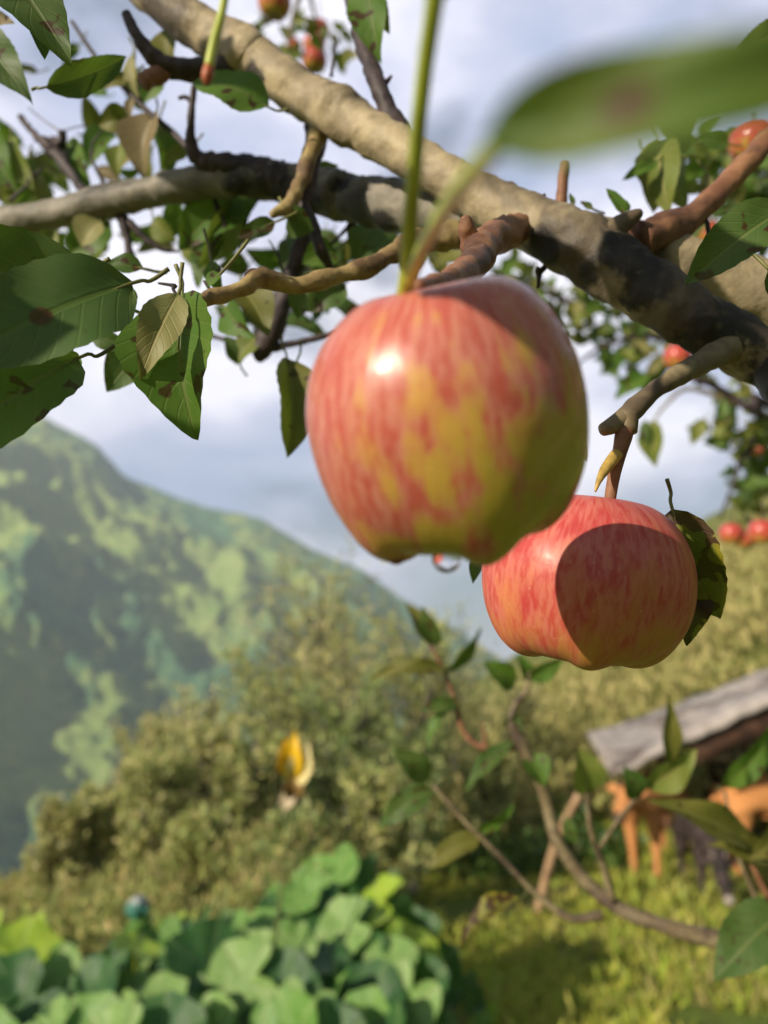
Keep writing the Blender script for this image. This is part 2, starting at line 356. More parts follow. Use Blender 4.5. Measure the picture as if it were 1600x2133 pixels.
# ------------------------------------------------------------------ mountain
def make_mountain():
    ridge = [(-900, 1050), (-600, 960), (-300, 860), (-120, 815), (0, 848), (90, 868), (200, 925), (260, 992), (340, 1025), (420, 1055), (540, 1078), (640, 1138), (760, 1190), (830, 1242), (950, 1310), (1040, 1370), (1200, 1440), (1500, 1500), (1900, 1540)]
    NU, NV, NB = 420, 230, 30
    def ry(px):
        for i in range(len(ridge) - 1):
            a, b = ridge[i], ridge[i + 1]
            if a[0] <= px <= b[0]: s = (px - a[0]) / (b[0] - a[0]); return a[1] + (b[1] - a[1]) * s
        return ridge[-1][1]
    mb = MB(); vs = []; uv = []
    for i in range(NU + 1):
        px = -900 + 2800 * i / NU
        D = 1500 + 220 * math.sin(px * .0021 + 1)
        top = P(px, ry(px), D)
        az = math.atan2(top.x, top.y); dist = math.hypot(top.x, top.y)
        for j in range(NV + NB + 1):
            if j <= NV:
                v = j / NV; d = dist - (dist - 560) * v ** .9; z = top.z + (-330 - top.z) * (v ** .82)
            else:
                v = 1 + 0; w = (j - NV) / NB; continue
            x, y = d * math.sin(az), d * math.cos(az)
            q = Vector((x * .0060, y * .0060, z * .002))
            g = mn.ridged_multi_fractal(q, 1.0, 2.1, 5, 1.0, 2.0) if hasattr(mn, 'ridged_multi_fractal') else 1
            spur = math.sin(px * .011 + 2.2 * v + 1.5 * mn.noise(Vector((px * .004, v * 2, 0))))
            amp = sstep(0, .12, v)
            off = amp * (26 * spur * v ** .5 + 62 * (g - 1.0)) + 9 * mn.noise(Vector((x * .03, y * .03, z * .03))) + 6 * mn.noise(Vector((x * .09, y * .09, z * .09)))
            nx, ny = -math.sin(az), -math.cos(az)
            vs.append((x + nx * off * .8, y + ny * off * .8, z + off * .45 * amp + 3.5 * mn.noise(Vector((x * .06, y * .06, 0))))); uv.append((px / 1600, v))
    n = NV + 1
    fs = [(i * n + j, i * n + j + 1, (i + 1) * n + j + 1, (i + 1) * n + j) for i in range(NU) for j in range(NV)]
    # far side of the range
    base = len(vs)
    for i in range(NU + 1):
        t_ = Vector(vs[i * n]); d = Vector((t_.x, t_.y, 0)).normalized(); vs.append(t_ + d * 700 + Vector((0, 0, -t_.z - 330))); uv.append((uv[i * n][0], 0))
    fs += [(i * n, (i + 1) * n, base + i + 1, base + i) for i in range(NU)]
    mb.add(vs, fs, uv)
    t = NT('mountain forest and meadow'); c = t.coord()
    u = t.n('ShaderNodeUVMap').outputs[0]
    blob = None
    # meadow clearings: where they lie along the range (u) and down the slope (v), with their size
    clear = [(380, 1230, 95, 130, 1.), (90, 1010, 150, 75, .9), (210, 1110, 70, 60, .7), (520, 1180, 60, 70, .7), (60, 1130, 70, 60, .5), (640, 1230, 50, 60, .6), (110, 1490, 200, 120, 1.35), (330, 1400, 60, 60, .4), (30, 1290, 60, 80, .4), (250, 1330, 40, 70, .4), (170, 1180, 40, 60, .6), (300, 1150, 35, 50, .5), (480, 1270, 50, 90, .5), (10, 1140, 50, 50, .5), (570, 1250, 40, 80, .4), (70, 1600, 120, 60, .5), (440, 1100, 50, 50, -.5), (300, 1330, 30, 80, -.55), (20, 1330, 60, 60, .5), (420, 1400, 60, 60, -.4)]
    s = t.n('ShaderNodeSeparateXYZ'); t.l(u, s.inputs[0])
    def vv(px, py):   # invert v for a pixel row
        D = 1500 + 220 * math.sin(px * .0021 + 1); top = P(px, ry(px), D); dist = math.hypot(top.x, top.y); best = 0; bd = 1e9
        for k in range(400):
            v = k / 399; d = dist - (dist - 560) * v ** .9; z = top.z + (-330 - top.z) * v ** .82
            a = math.atan2(z - 1.5, d); tp = 1066.5 - FPX * math.tan(a - PITCH)
            if abs(tp - py) < bd: bd = abs(tp - py); best = v
        return best
    nz = t.noise(c, .012, 5, .6); nz2 = t.noise(c, .035, 5, .6)
    tot = t.math('MULTIPLY', t.math('SUBTRACT', nz, .5), 1.7)
    for (px, py, sx, sy, wgt) in clear:
        v0, v1 = vv(px, py - sy), vv(px, py + sy); vc = (v0 + v1) / 2; sv = max(.02, (v1 - v0) / 2)
        a = t.math('DIVIDE', t.math('SUBTRACT', s.outputs[0], px / 1600), sx / 1600); b = t.math('DIVIDE', t.math('SUBTRACT', s.outputs[1], vc), sv)
        r2 = t.math('ADD', t.math('MULTIPLY', a, a), t.math('MULTIPLY', b, b))
        g = t.math('MULTIPLY', t.math('EXPONENT', t.math('MULTIPLY', r2, -1.)), wgt)
        tot = t.math('ADD', tot, g)
    tot = t.math('ADD', tot, t.math('MULTIPLY', t.math('SUBTRACT', nz2, .5), 2.0))
    m = t.rng(tot, .0, .60)
    forest = t.mix(t.rng(t.noise(c, .11, 5, .7), .38, .62), (.065, .155, .095), (.13, .25, .115))
    mead = t.mix(t.rng(nz2, .35, .65), (.21, .32, .095), (.32, .39, .13))
    col = t.mix(m, forest, mead)
    o = mb.build('mountain', t.done(t.bsdf(col, .95, t.bump(t.noise(c, .12, 4, .65), 1., 9.), spec=.05)))
    o['kind'] = 'structure'
make_mountain()

# ================================================================== bulk foliage
def bulk_leaves(pos, dirs, ln, wd, rs, cup=.25):
    """vectorised folded blades: 6 verts, 4 tris... pos (n,3) base, dirs (n,3) axis"""
    n = len(pos); dirs = dirs / np.linalg.norm(dirs, axis=1, keepdims=True)
    q = rs.normal(size=(n, 3)); x = np.cross(dirs, q); x /= np.linalg.norm(x, axis=1, keepdims=True) + 1e-9
    z = np.cross(x, dirs); L = ln[:, None]; Wd = (ln * wd)[:, None] / 2
    a = pos; b1 = pos + dirs * L * .33 + x * Wd + z * Wd * cup; b2 = pos + dirs * L * .33 - x * Wd + z * Wd * cup
    c1 = pos + dirs * L * .7 + x * Wd * .75 + z * Wd * cup * .6; c2 = pos + dirs * L * .7 - x * Wd * .75 + z * Wd * cup * .6
    m0 = pos + dirs * L * .5; t = pos + dirs * L * 1.0 - z * Wd * .3
    V = np.stack([a, b1, c1, t, c2, b2, m0], axis=1).reshape(-1, 3)
    k = np.arange(n) * 7
    F = np.concatenate([np.stack([k + i, k + (i + 1) % 6, k + 6], 1) for i in range(6)])
    return V, F
def bulk_obj(name, V, F, mats, parent=None, smooth=False, mi=None):
    me = bpy.data.meshes.new(name)
    if parent is not None and parent.name in ROOT:
        Mi = np.array(ROOT[parent.name].inverted()); V = V @ Mi[:3, :3].T + Mi[:3, 3]
    me.vertices.add(len(V)); me.vertices.foreach_set('co', V.astype(np.float32).ravel())
    k = F.shape[1]; me.loops.add(F.size); me.loops.foreach_set('vertex_index', F.astype(np.int32).ravel())
    me.polygons.add(len(F)); me.polygons.foreach_set('loop_start', np.arange(len(F), dtype=np.int32) * k)
    for m in (mats if isinstance(mats, (list, tuple)) else [mats]): me.materials.append(m)
    if mi is not None: me.polygons.foreach_set('material_index', np.asarray(mi, dtype=np.int32))
    me.update(calc_edges=True); me.validate()
    o = bpy.data.objects.new(name, me); COL.objects.link(o)
    if parent: o.parent = parent
    return o

# ------------------------------------------------------------------ grass
M_grass = bulkleaf('grass blades', [(0.222, 0.376, 0.037), (0.443, 0.470, 0.062), (0.517, 0.470, 0.099), (0.320, 0.447, 0.050), (0.443, 0.341, 0.147)], .3, .6)
def make_grass():
    n = 90000; x = RS.uniform(-2.2, 5.6, n); y = 3.6 + 8.4 * RS.uniform(0, 1, n) ** 1.3
    keep = np.array([mn.noise(Vector((a * .9, b * .9, 0))) + .6 * mn.noise(Vector((a * 2.6, b * 2.6, 4))) > -.34 + .3 * random.random() for a, b in zip(x, y)])
    x, y = x[keep], y[keep]; n = len(x)
    z = np.array([height(a, b) for a, b in zip(x, y)])
    hh = RS.uniform(.035, .12, n) * (1 + .8 * (RS.uniform(size=n) > .93))
    d = RS.normal(size=(n, 3)) * .45; d[:, 2] = 1; d /= np.linalg.norm(d, axis=1, keepdims=True)
    s = RS.normal(size=(n, 3)); s[:, 2] = 0; s /= np.linalg.norm(s, axis=1, keepdims=True)
    p = np.stack([x, y, z - .005], 1); w = (hh * .10 + .003)[:, None]
    V = np.stack([p - s * w, p + s * w, p + d * hh[:, None] * .6 + s * w * .7, p + d * hh[:, None] + s * hh[:, None] * .2, p + d * hh[:, None] * .6 - s * w * .7], 1).reshape(-1, 3)
    k = np.arange(n) * 5; F = np.concatenate([np.stack([k, k + 1, k + 2], 1), np.stack([k, k + 2, k + 4], 1), np.stack([k + 4, k + 2, k + 3], 1)])
    o = bulk_obj('grass', V, F, M_grass); o['kind'] = 'stuff'; o['label'] = 'short sunlit yellow green grass over the slope'; o['category'] = 'grass'
make_grass()

# ------------------------------------------------------------------ hillside scrub (nobody could count it)
M_scrub = bulkleaf('scrub', [(0.204, 0.191, 0.056), (0.407, 0.367, 0.133), (0.297, 0.303, 0.094), (0.532, 0.447, 0.189), (0.361, 0.334, 0.113)], .25, .7)
def make_scrub():
    P_, D_, L_ = [], [], []
    n = 2600
    for i in range(n):
        x = random.uniform(-1, 26); y = random.uniform(9.5, 40)
        if x < -2 + (y - 10) * .0 or x / y > .75 : continue
        if x < 1.0 and y < 14: continue
        z = height(x, y); s = random.uniform(.35, 1.1) * (1 + y * .02)
        m = 60
        a = RS.normal(size=(m, 3)) * [.34, .34, .45] * s; a[:, 2] = np.abs(a[:, 2])
        P_.append(a + [x, y, z]); dd = RS.normal(size=(m, 3)) * .6; dd[:, 2] += .9; D_.append(dd); L_.append(RS.uniform(.09, .24, m) * (1 + y * .015))
    V, F = bulk_leaves(np.concatenate(P_), np.concatenate(D_), np.concatenate(L_), .38, RS)
    o = bulk_obj('hillside_scrub', V, F, M_scrub); o['kind'] = 'stuff'; o['label'] = 'sunlit olive scrub covering the hillside behind the shed'; o['category'] = 'scrub'
make_scrub()
M_weed = bulkleaf('weeds', [(0.383, 0.356, 0.127), (0.225, 0.311, 0.099), (0.604, 0.444, 0.212), (0.304, 0.384, 0.099), (0.542, 0.488, 0.169), (0.177, 0.223, 0.085), (0.447, 0.531, 0.127)], .25, .7)
def make_weeds():
    P_, D_, L_ = [], [], []
    for i in range(900):
        y = random.uniform(4.6, 9.5); x = random.uniform(-.62, .12) * y
        if x > -.1 - .12 * (y - 4.6): continue
        if x < -.60 * y: continue
        z = height(x, y); H = random.uniform(.25, .85) * (.30 + .78 * sstep(-3.2, -.4, x))
        m = 46; t = RS.uniform(0.05, 1, m); lean = RS.normal(size=2) * .12
        pos = np.stack([x + lean[0] * t + RS.normal(size=m) * .05, y + lean[1] * t + RS.normal(size=m) * .05, z + H * t], 1)
        dd = RS.normal(size=(m, 3)) * .7; dd[:, 2] = np.abs(dd[:, 2]) * .8 + .6
        P_.append(pos); D_.append(dd); L_.append(RS.uniform(.05, .12, m) * (1.25 - t * .5))
    V, F = bulk_leaves(np.concatenate(P_), np.concatenate(D_), np.concatenate(L_), .24, RS)
    o = bulk_obj('tall_weeds', V, F, M_weed); o['kind'] = 'stuff'; o['label'] = 'tall dry olive and tan weeds growing behind the squash leaves'; o['category'] = 'weeds'
make_weeds()

# ------------------------------------------------------------------ orchard trees
TW = {
 'olive': bulkleaf('crown olive', [(0.249, 0.329, 0.119), (0.559, 0.562, 0.198), (0.352, 0.446, 0.157), (0.678, 0.579, 0.277), (0.477, 0.542, 0.178), (0.641, 0.617, 0.296)], .42, .6),
 'green': bulkleaf('crown green', [(0.167, 0.252, 0.119), (0.332, 0.446, 0.157), (0.436, 0.484, 0.178), (0.208, 0.310, 0.130), (0.600, 0.579, 0.238)], .42, .6),
 'gold': bulkleaf('crown gold', [(0.516, 0.503, 0.198), (0.678, 0.617, 0.277), (0.374, 0.446, 0.178), (0.678, 0.579, 0.336), (0.620, 0.617, 0.218), (0.678, 0.617, 0.336)], .42, .6),
}
def orchard_tree(px, top, d, kind, label, spread=.95, dens=1.0):
    p = P(px, 1500, d); z0 = height(p.x, p.y); H = max(.9, P(px, top, d).z - z0)
    base = Vector((p.x, p.y, z0)); rs = np.random.RandomState(int(px * 7 + d * 31))
    t = thing('orchard_tree', label, 'tree', base, None, 'orchard trees behind the squash bed')
    mb = MB(); lean = rs.normal(size=2) * .06 * H
    tube(mb, [(base.x, base.y, z0 - .1, .075), (base.x + lean[0] * .4, base.y, z0 + H * .25, .06), (base.x + lean[0], base.y + lean[1], z0 + H * .6, .035), (base.x + lean[0] * 1.3, base.y + lean[1] * 1.2, z0 + H * .94, .01)], 8, 4, .12)
    PP, DD, LL = [], [], []; ns = int(46 * dens)
    for k in range(ns):
        a = rs.uniform(0, 2 * math.pi); h0 = rs.uniform(.10, .76) * H; ro = rs.uniform(.35, 1.0) * spread * H * .33 * (1.15 - .45 * h0 / H)
        s = Vector((base.x + lean[0] * h0 / H, base.y + lean[1] * h0 / H, z0 + h0))
        e = s + Vector((math.cos(a) * ro, math.sin(a) * ro, rs.uniform(.14, .52) * H * (1 - .3 * h0 / H)))
        if e.z > z0 + H: e.z = z0 + H * rs.uniform(.9, 1.0)
        mdl = (s + e) / 2 + Vector((math.cos(a), math.sin(a), 0)) * ro * .12
        tube(mb, [(s.x, s.y, s.z, .018), (mdl.x, mdl.y, mdl.z - .03 * H, .011), (e.x, e.y, e.z, .003)], 4, 3, 0, caps=False)
        m = int(rs.randint(24, 50)); w = rs.uniform(.15, 1.05, m)[:, None]
        A, B_, C_ = np.array(s), np.array(mdl), np.array(e)
        q = A * (1 - w) ** 2 + 2 * B_ * w * (1 - w) + C_ * w ** 2 + rs.normal(size=(m, 3)) * .065 * H / 3
        dd = rs.normal(size=(m, 3)) * .8 + (C_ - A) / np.linalg.norm(C_ - A) * .7; dd[:, 2] += .1
        PP.append(q); DD.append(dd); LL.append(rs.uniform(.05, .10, m) * (1 + d * .012))
    mb.build('trunk', M_grey, t)
    V, F = bulk_leaves(np.concatenate(PP), np.concatenate(DD), np.concatenate(LL), .5, rs)
    bulk_obj('crown', V, F, TW[kind], t)
for a in [
    (650, 1150, 10.0, 'gold', 'tall upright orchard tree whose thin top shoots reach the mountain ridge'),
    (775, 1205, 11.5, 'olive', 'olive orchard tree below the large apple, right of the tallest tree'),
    (860, 1262, 9.0, 'olive', 'olive orchard tree behind the pinkish sapling twig'),
    (545, 1330, 9.6, 'olive', 'orchard tree left of the tallest one, in front of the forest gully'),
    (415, 1440, 8.8, 'gold', 'golden low orchard tree in the middle of the left half'),
    (300, 1490, 9.2, 'gold', 'golden brown tree in front of the bright meadow slope'),
    (215, 1720, 8.2, 'gold', 'yellow green shrubby tree beside the dark forest foot'),
    (715, 1400, 7.6, 'green', 'dark green tree right of the yellow flower'),
    (520, 1520, 7.2, 'olive', 'bushy orchard tree left of the yellow flower'),
    (965, 1375, 12.5, 'gold', 'pale orchard tree under the gap between the two apples'),
    (1090, 1400, 14.0, 'gold', 'sunlit tree just below the smaller apple'),
    (1010, 1560, 8.6, 'olive', 'small olive tree behind the low apple branch'),
    (860, 1500, 7.4, 'green', 'dark green tree behind the downhanging leaf of the low branch'),
    (1290, 1330, 17.0, 'gold', 'yellowish hillside tree above the left end of the shed roof'),
    (1420, 1250, 21.0, 'olive', 'olive hillside tree below the scabbed leaf'),
    (1560, 1160, 24.0, 'gold', 'hillside tree at the right edge beneath the distant red apples'),
    (150, 1770, 7.0, 'gold', 'small wispy tree nearest the dark forest foot, leftmost of the orchard'),
    (235, 1640, 7.2, 'olive', 'feathery tree rising over the weeds above the teal bag'),
    (345, 1570, 6.9, 'olive', 'pale olive tree between the teal bag and the mountain gully'),
    (440, 1480, 7.4, 'gold', 'feathery golden tree midway between the teal bag and the yellow flower'),
    (610, 1400, 8.2, 'olive', 'pale tree directly above the yellow flower'),
    (600, 1700, 5.9, 'green', 'green bushy tree directly below the yellow flower'),
    (430, 1720, 5.9, 'olive', 'low pale tree in front, left of the yellow flower stalk'),
    (790, 1590, 6.4, 'olive', 'low tree above the highest squash leaves'),
    (700, 1290, 9.0, 'gold', 'light tree just below the tallest orchard tree on its right side'),
]: orchard_tree(*a)

# ------------------------------------------------------------------ squash plants
def squash_leaf(mb, C, nrm, size, seed, m=0):
    rr = random.Random(seed); z = nrm.normalized(); ref = Vector((rr.uniform(-1, 1), rr.uniform(-1, 1), -.4)); x = (ref - z * ref.dot(z)).normalized(); y = z.cross(x)
    NR, NA = 7, 40; vs = [C - z * size * .10]; uv = [(0, 0)]
    for i in range(1, NR + 1):
        for k in range(NA):
            a = 2 * math.pi * k / NA; r = i / NR
            lob = .93 + .055 * math.cos(5 * a) + .015 * math.sin(13 * a + seed); notch = 1 - .55 * math.exp(-((a - math.pi) / .28) ** 2)
            q = r * size * (1 + (lob * notch - 1) * r)
            h = size * (-.10 + .22 * r ** 2 - .20 * max(0, r - .7) + .05 * math.sin(5 * a + seed) * r + .05 * mn.noise(Vector((q * math.cos(a) * 14, q * math.sin(a) * 14, seed))))
            vs.append(C + x * (q * math.cos(a)) + y * (q * math.sin(a)) + z * h); uv.append((r * math.cos(a), r * math.sin(a)))
    fs = [(0, 1 + k, 1 + (k + 1) % NA) for k in range(NA)]
    fs += [(1 + (i - 1) * NA + k, 1 + i * NA + k, 1 + i * NA + (k + 1) % NA, 1 + (i - 1) * NA + (k + 1) % NA) for i in range(1, NR) for k in range(NA)]
    mb.add(vs, fs, uv, m)
def squash_mat(name, c1, c2, vein):
    t = NT(name); uv = t.n('ShaderNodeUVMap').outputs[0]; s = t.n('ShaderNodeSeparateXYZ'); t.l(uv, s.inputs[0])
    a = t.math('ARCTAN2', s.outputs[1], s.outputs[0]); f = t.math('FRACT', t.math('ADD', t.math('DIVIDE', t.math('MULTIPLY', a, 5), 2 * math.pi), .5))
    v = t.rng(t.math('ABSOLUTE', t.math('SUBTRACT', f, .5)), .02, .07, 1., 0.); c = t.coord(); n = t.noise(c, 16, 5, .6)
    col = t.mix(t.rng(n, .35, .65), c1, c2); col = t.mix(t.math('MULTIPLY', v, .75), col, vein); col = t.mix(t.rng(t.noise(c, 60, 3, .6), .62, .72), col, vein)
    g = t.n('ShaderNodeNewGeometry'); nr = t.bump(t.math('SUBTRACT', n, v), .6, .004)
    d = t.bsdf(col, .5, nr, spec=.4); tr = t.n('ShaderNodeBsdfTranslucent'); t.l(t.mix(.5, col, (.18, .40, .03)), tr.inputs[0])
    mx = t.n('ShaderNodeMixShader'); mx.inputs[0].default_value = .3; t.l(d, mx.inputs[1]); t.l(tr.outputs[0], mx.inputs[2]); return t.done(mx.outputs[0])
M_sq = [squash_mat('squash mid', (.12, .28, .05), (.19, .35, .08), (.32, .44, .16)), squash_mat('squash pale', (.20, .36, .09), (.27, .42, .13), (.34, .44, .18)), squash_mat('squash deep', (.03, .10, .03), (.05, .14, .035), (.14, .22, .08)), squash_mat('squash lime', (.32, .50, .04), (.40, .52, .06), (.45, .55, .14))]
def outline_sq(px):   # top edge of the squash mass in the photograph
    pts = [(-200, 1900), (0, 1900), (60, 1920), (150, 1960), (240, 1930), (330, 1900), (420, 1900), (480, 1880), (540, 1850), (620, 1815), (700, 1790), (780, 1805), (830, 1880), (880, 1960), (930, 2040), (990, 2110), (1060, 2180)]
    for i in range(len(pts) - 1):
        if pts[i][0] <= px <= pts[i + 1][0]: s = (px - pts[i][0]) / (pts[i + 1][0] - pts[i][0]); return pts[i][1] + s * (pts[i + 1][1] - pts[i][1])
    return 2200
def make_squash(x0, x1, label, cnt, seed):
    rr = random.Random(seed); cxp = (x0 + x1) / 2; bp = P(cxp, 2050, 3.0); base = Vector((bp.x, bp.y, height(bp.x, bp.y)))
    t = thing('squash_plant', label, 'plant', base, None, 'leafy squash plants in the lower left')
    spots = []
    for k in range(cnt * 30):
        px = rr.uniform(x0, x1); ty = outline_sq(px); f = rr.random() ** 1.15; py = ty + 34 + f * (2240 - ty); d = 4.25 - 1.35 * min(1, (py - 1790) / 400) + rr.uniform(-.15, .15) + .75 * sstep(780, 1000, px) * sstep(1850, 2050, py)
        if py > 2260: continue
        q = P(px, py, d)
        if all((q - s[0]).length >.165 for s in spots): spots.append((q, px, py, d))
        if len(spots) >= cnt * .75: break
    st = MB()
    for k, (q, px, py, d) in enumerate(spots):
        nrm = (SUN * rr.uniform(.25, 1.7) + Vector((rr.uniform(-1.0, 1.0), rr.uniform(-1.1, .5), rr.uniform(.3, 1.2)))); sz = rr.uniform(.11, .215)
        mb = MB(); squash_leaf(mb, q, nrm, sz, rr.random() * 50)
        e = outline_sq(px)
        w = rr.random(); mi = 3 if (py < e + 90 and w < .35) or (px < 110 and py < 2000) else (1 if w < .40 else (0 if w < .65 else 2))
        g = Vector((q.x * .85 + base.x * .15, q.y + .05, height(q.x, q.y + .05)))
        tube(mb, [(g.x, g.y, g.z, .006), tuple((g * .4 + q * .6) + Vector((0, .03, 0))) + (.005,), tuple(q - nrm.normalized() * sz * .10) + (.004,)], 5, 3, 0, m=1, caps=False)
        mb.build('leaf', [M_sq[mi], M_stem], t)
    gs = sorted(spots, key=lambda s: s[0].x)[::6]; tube(st, [(s[0].x, s[0].y, height(s[0].x, s[0].y) + .02, .008) for s in gs], 7, 3, .05); st.build('vine', M_stem, t)
make_squash(-60, 330, 'squash plant with broad cupped leaves filling the lower left corner', 62, 3)
make_squash(330, 620, 'middle squash plant with round pale leaves under the yellow flower', 62, 4)
make_squash(620, 1010, 'squash plant rising highest, beside the sunlit grass', 66, 5)

# yellow flower on a tall stalk above the squash
def make_flower():
    C = P(618, 1592, 3.6); t = thing('yellow_flower', 'drooping yellow flower with one cream petal, standing before the orchard trees', 'flower', Vector((C.x, C.y, height(C.x, C.y))))
    gz = height(C.x, C.y); mb = MB(); b = P(608, 1640, 3.6)
    tube(mb, [(C.x - .12, C.y, gz, .010), (C.x - .06, C.y + .02, gz + (C.z - gz) * .5, .008), (b.x, b.y + .01, b.z - .05, .007), (b.x, b.y, b.z + .02, .006)], 7, 6, .05); mb.build('stem', plain('dull stalk', (.11, .14, .035), .6, .3, 40), t)
    y1 = plain('petal yellow', (.80, .48, .01), .5, .15, 30); y2 = plain('petal cream', (.85, .72, .34), .5, .1, 30); br = plain('calyx', (.16, .09, .015), .7, .4, 60)
    for (ax, ay, bx, by, w, f, m) in [(605, 1622, 612, 1515, .42, .5, y1), (600, 1615, 592, 1535, .5, .5, y1), (618, 1622, 640, 1540, .62, .35, y2), (612, 1625, 655, 1580, .6, .3, y2), (610, 1618, 606, 1545, .6, -.3, y1)]:
        mb = MB(); leaf_into(mb, P(ax, ay, 3.6), P(bx, by, 3.56), w, 0, f, .2, 8, 3); mb.build('petal', m, t)
    mb = MB(); leaf_into(mb, P(612, 1615, 3.6), P(612, 1668, 3.6), .8, 0, .6, .3, 8, 4); leaf_into(mb, P(600, 1620, 3.61), P(630, 1655, 3.6), .7, 1, .6, .3, 8, 4); mb.build('calyx', br, t)
    mb = MB(); leaf_into(mb, P(612, 1645, 3.6), P(590, 1690, 3.58), .7, .2, .4, .3, 8, 4); mb.build('dry_leaf', plain('dry leaf', (.55, .45, .30), .7, .2, 40), t)
make_flower()
def make_rag():
    C = P(285, 1893, 3.75); t = thing('plastic_bag', 'small teal and white crumpled bag poking above the squash leaves', 'bag', C)
    for nm, dx, dz, r, colr in (('body', 0, 0, .040, (.05, .20, .15)), ('top', .004, .034, .028, (.32, .36, .36))):
        bpy_v = []; mb = MB(); NA, NR = 20, 12
        for i in range(NR + 1):
            for k in range(NA):
                th = math.pi * i / NR; a = 2 * math.pi * k / NA
                v = Vector((math.sin(th) * math.cos(a) * 1.25, math.sin(th) * math.sin(a) * .8, math.cos(th) * .8)); v *= r * (1 + .9 * mn.noise(v * 2.2 + Vector((dz * 90, 0, 0))))
                bpy_v.append(C + v + Vector((dx, 0, dz)))
        mb.add(bpy_v, [(i * NA + k, i * NA + (k + 1) % NA, (i + 1) * NA + (k + 1) % NA, (i + 1) * NA + k) for i in range(NR) for k in range(NA)])
        mb.build(nm, plain('bag ' + nm, colr, .4, .15, 40), t)
make_rag()

# ================================================================== shed and animals
def sheet(mb, A, B, C, D, nu, nv, thick, amp, seed, rip=0):
    """A-B front edge, D-C back edge; a warped slab"""
    top = []; up = (B - A).cross(D - A).normalized(); up = up if up.z > 0 else -up
    for i in range(nu + 1):
        for j in range(nv + 1):
            u, v = i / nu, j / nv; p = A.lerp(B, u).lerp(D.lerp(C, u), v)
            top.append(p + up * (amp * mn.noise(Vector((u * 4, v * 4, seed))) + rip * math.sin(u * nu * math.pi * .5)))
    n = nv + 1; N_ = len(top); bot = [p - up * thick for p in top]
    f = [(i * n + j, (i + 1) * n + j, (i + 1) * n + j + 1, i * n + j + 1) for i in range(nu) for j in range(nv)]
    g = [tuple(N_ + k for k in q[::-1]) for q in f]
    rim = [i * n for i in range(nu + 1)] + [nu * n + j for j in range(1, n)] + [i * n + nv for i in range(nu - 1, -1, -1)] + [j for j in range(nv - 1, 0, -1)]
    s_ = [(rim[k], rim[k] + N_, rim[(k + 1) % len(rim)] + N_, rim[(k + 1) % len(rim)]) for k in range(len(rim))]
    mb.add(top + bot, f + g + s_)
def make_shed():
    base = P(1500, 1820, 8.2); base.z = height(base.x, base.y)
    t = thing('cattle_shed', 'low open cattle shed with sagging grey roof at the right edge', 'shed', base)
    woodg = bark('weathered roof', (.46, .41, .375), (.30, .26, .235), (.10, .07, .055), 7, .7, .010, .8)
    woodd = plain('dark timber', (.07, .032, .018), .8, .5, 8, .004)
    A, B, C, D = P(1268, 1606, 7.0), P(1900, 1330, 7.0), P(1900, 1300, 9.6), P(1222, 1528, 9.6)
    mb = MB(); sheet(mb, A, B, C, D, 40, 14, .045, .15, 2, .010); mb.build('roof', woodg, t)
    mb = MB(); sheet(mb, P(1440, 1590, 7.06), P(1900, 1425, 7.06), P(1900, 1330, 7.1), P(1440, 1533, 7.1), 8, 2, .03, .01, 4); mb.build('gable_board', woodd, t)
    mb = MB(); 
    for k in range(9):
        q = P(1500 + k * 60, 1700, 9.3); tz = P(1500 + k * 60, 1560 - k * 20, 9.3).z; g = height(q.x, q.y) - .1; box(mb, (q.x, q.y, (g + tz) / 2), .30, .04, tz - g)
    mb.build('back_wall', woodd, t)
    mb = MB(); q = P(1440, 1700, 9.2); w = P(1500, 1700, 8.9); 
    mb.build('x', woodd, t) if False else None
    for px, d, ty in ((1395, 8.7, 1560), (1720, 7.1, 1440), (1430, 9.5, 1560)):
        mb = MB(); q = P(px, 1800, d); g = height(q.x, q.y); tp = P(px, ty, d)
        tube(mb, [(q.x, q.y, g - .1, .05), (q.x + .01, q.y, (g + tp.z) / 2, .045), (q.x, q.y, tp.z, .04)], 9, 4, .12); mb.build('post', M_spur, t)
    mb = MB(); a, b = P(1440, 1583, 7.2), P(1760, 1555, 7.2); tube(mb, [tuple(a) + (.028,), tuple((a + b) / 2) + (.03,), tuple(b) + (.026,)], 8, 4, .1); mb.build('rail', M_limb, t)
    mb = MB(); sheet(mb, P(1405, 1562, 7.15), P(1462, 1555, 7.15), P(1462, 1522, 7.17), P(1405, 1530, 7.17), 3, 3, .01, .01, 9); mb.build('sheet_patch', plain('green sheet', (.13, .22, .18), .5, .15, 10), t)
make_shed()
def make_stick():
    a, b = P(1112, 1850, 6.2), P(1206, 1655, 6.0); g = height(a.x, a.y)
    mb = MB(); tube(mb, [(a.x - .02, a.y, g - .08, .035), tuple((a + b) / 2) + (.032,), tuple(b) + (.028,)], 9, 6, .12)
    o = mb.build('wooden_stake', bark('pale timber', (.52, .34, .20), (.40, .25, .14), (.2, .1, .06), 20, .3, .002)); tag(o, 'pale tan stake leaning to the right behind the low apple branch', 'stake')
make_stick()
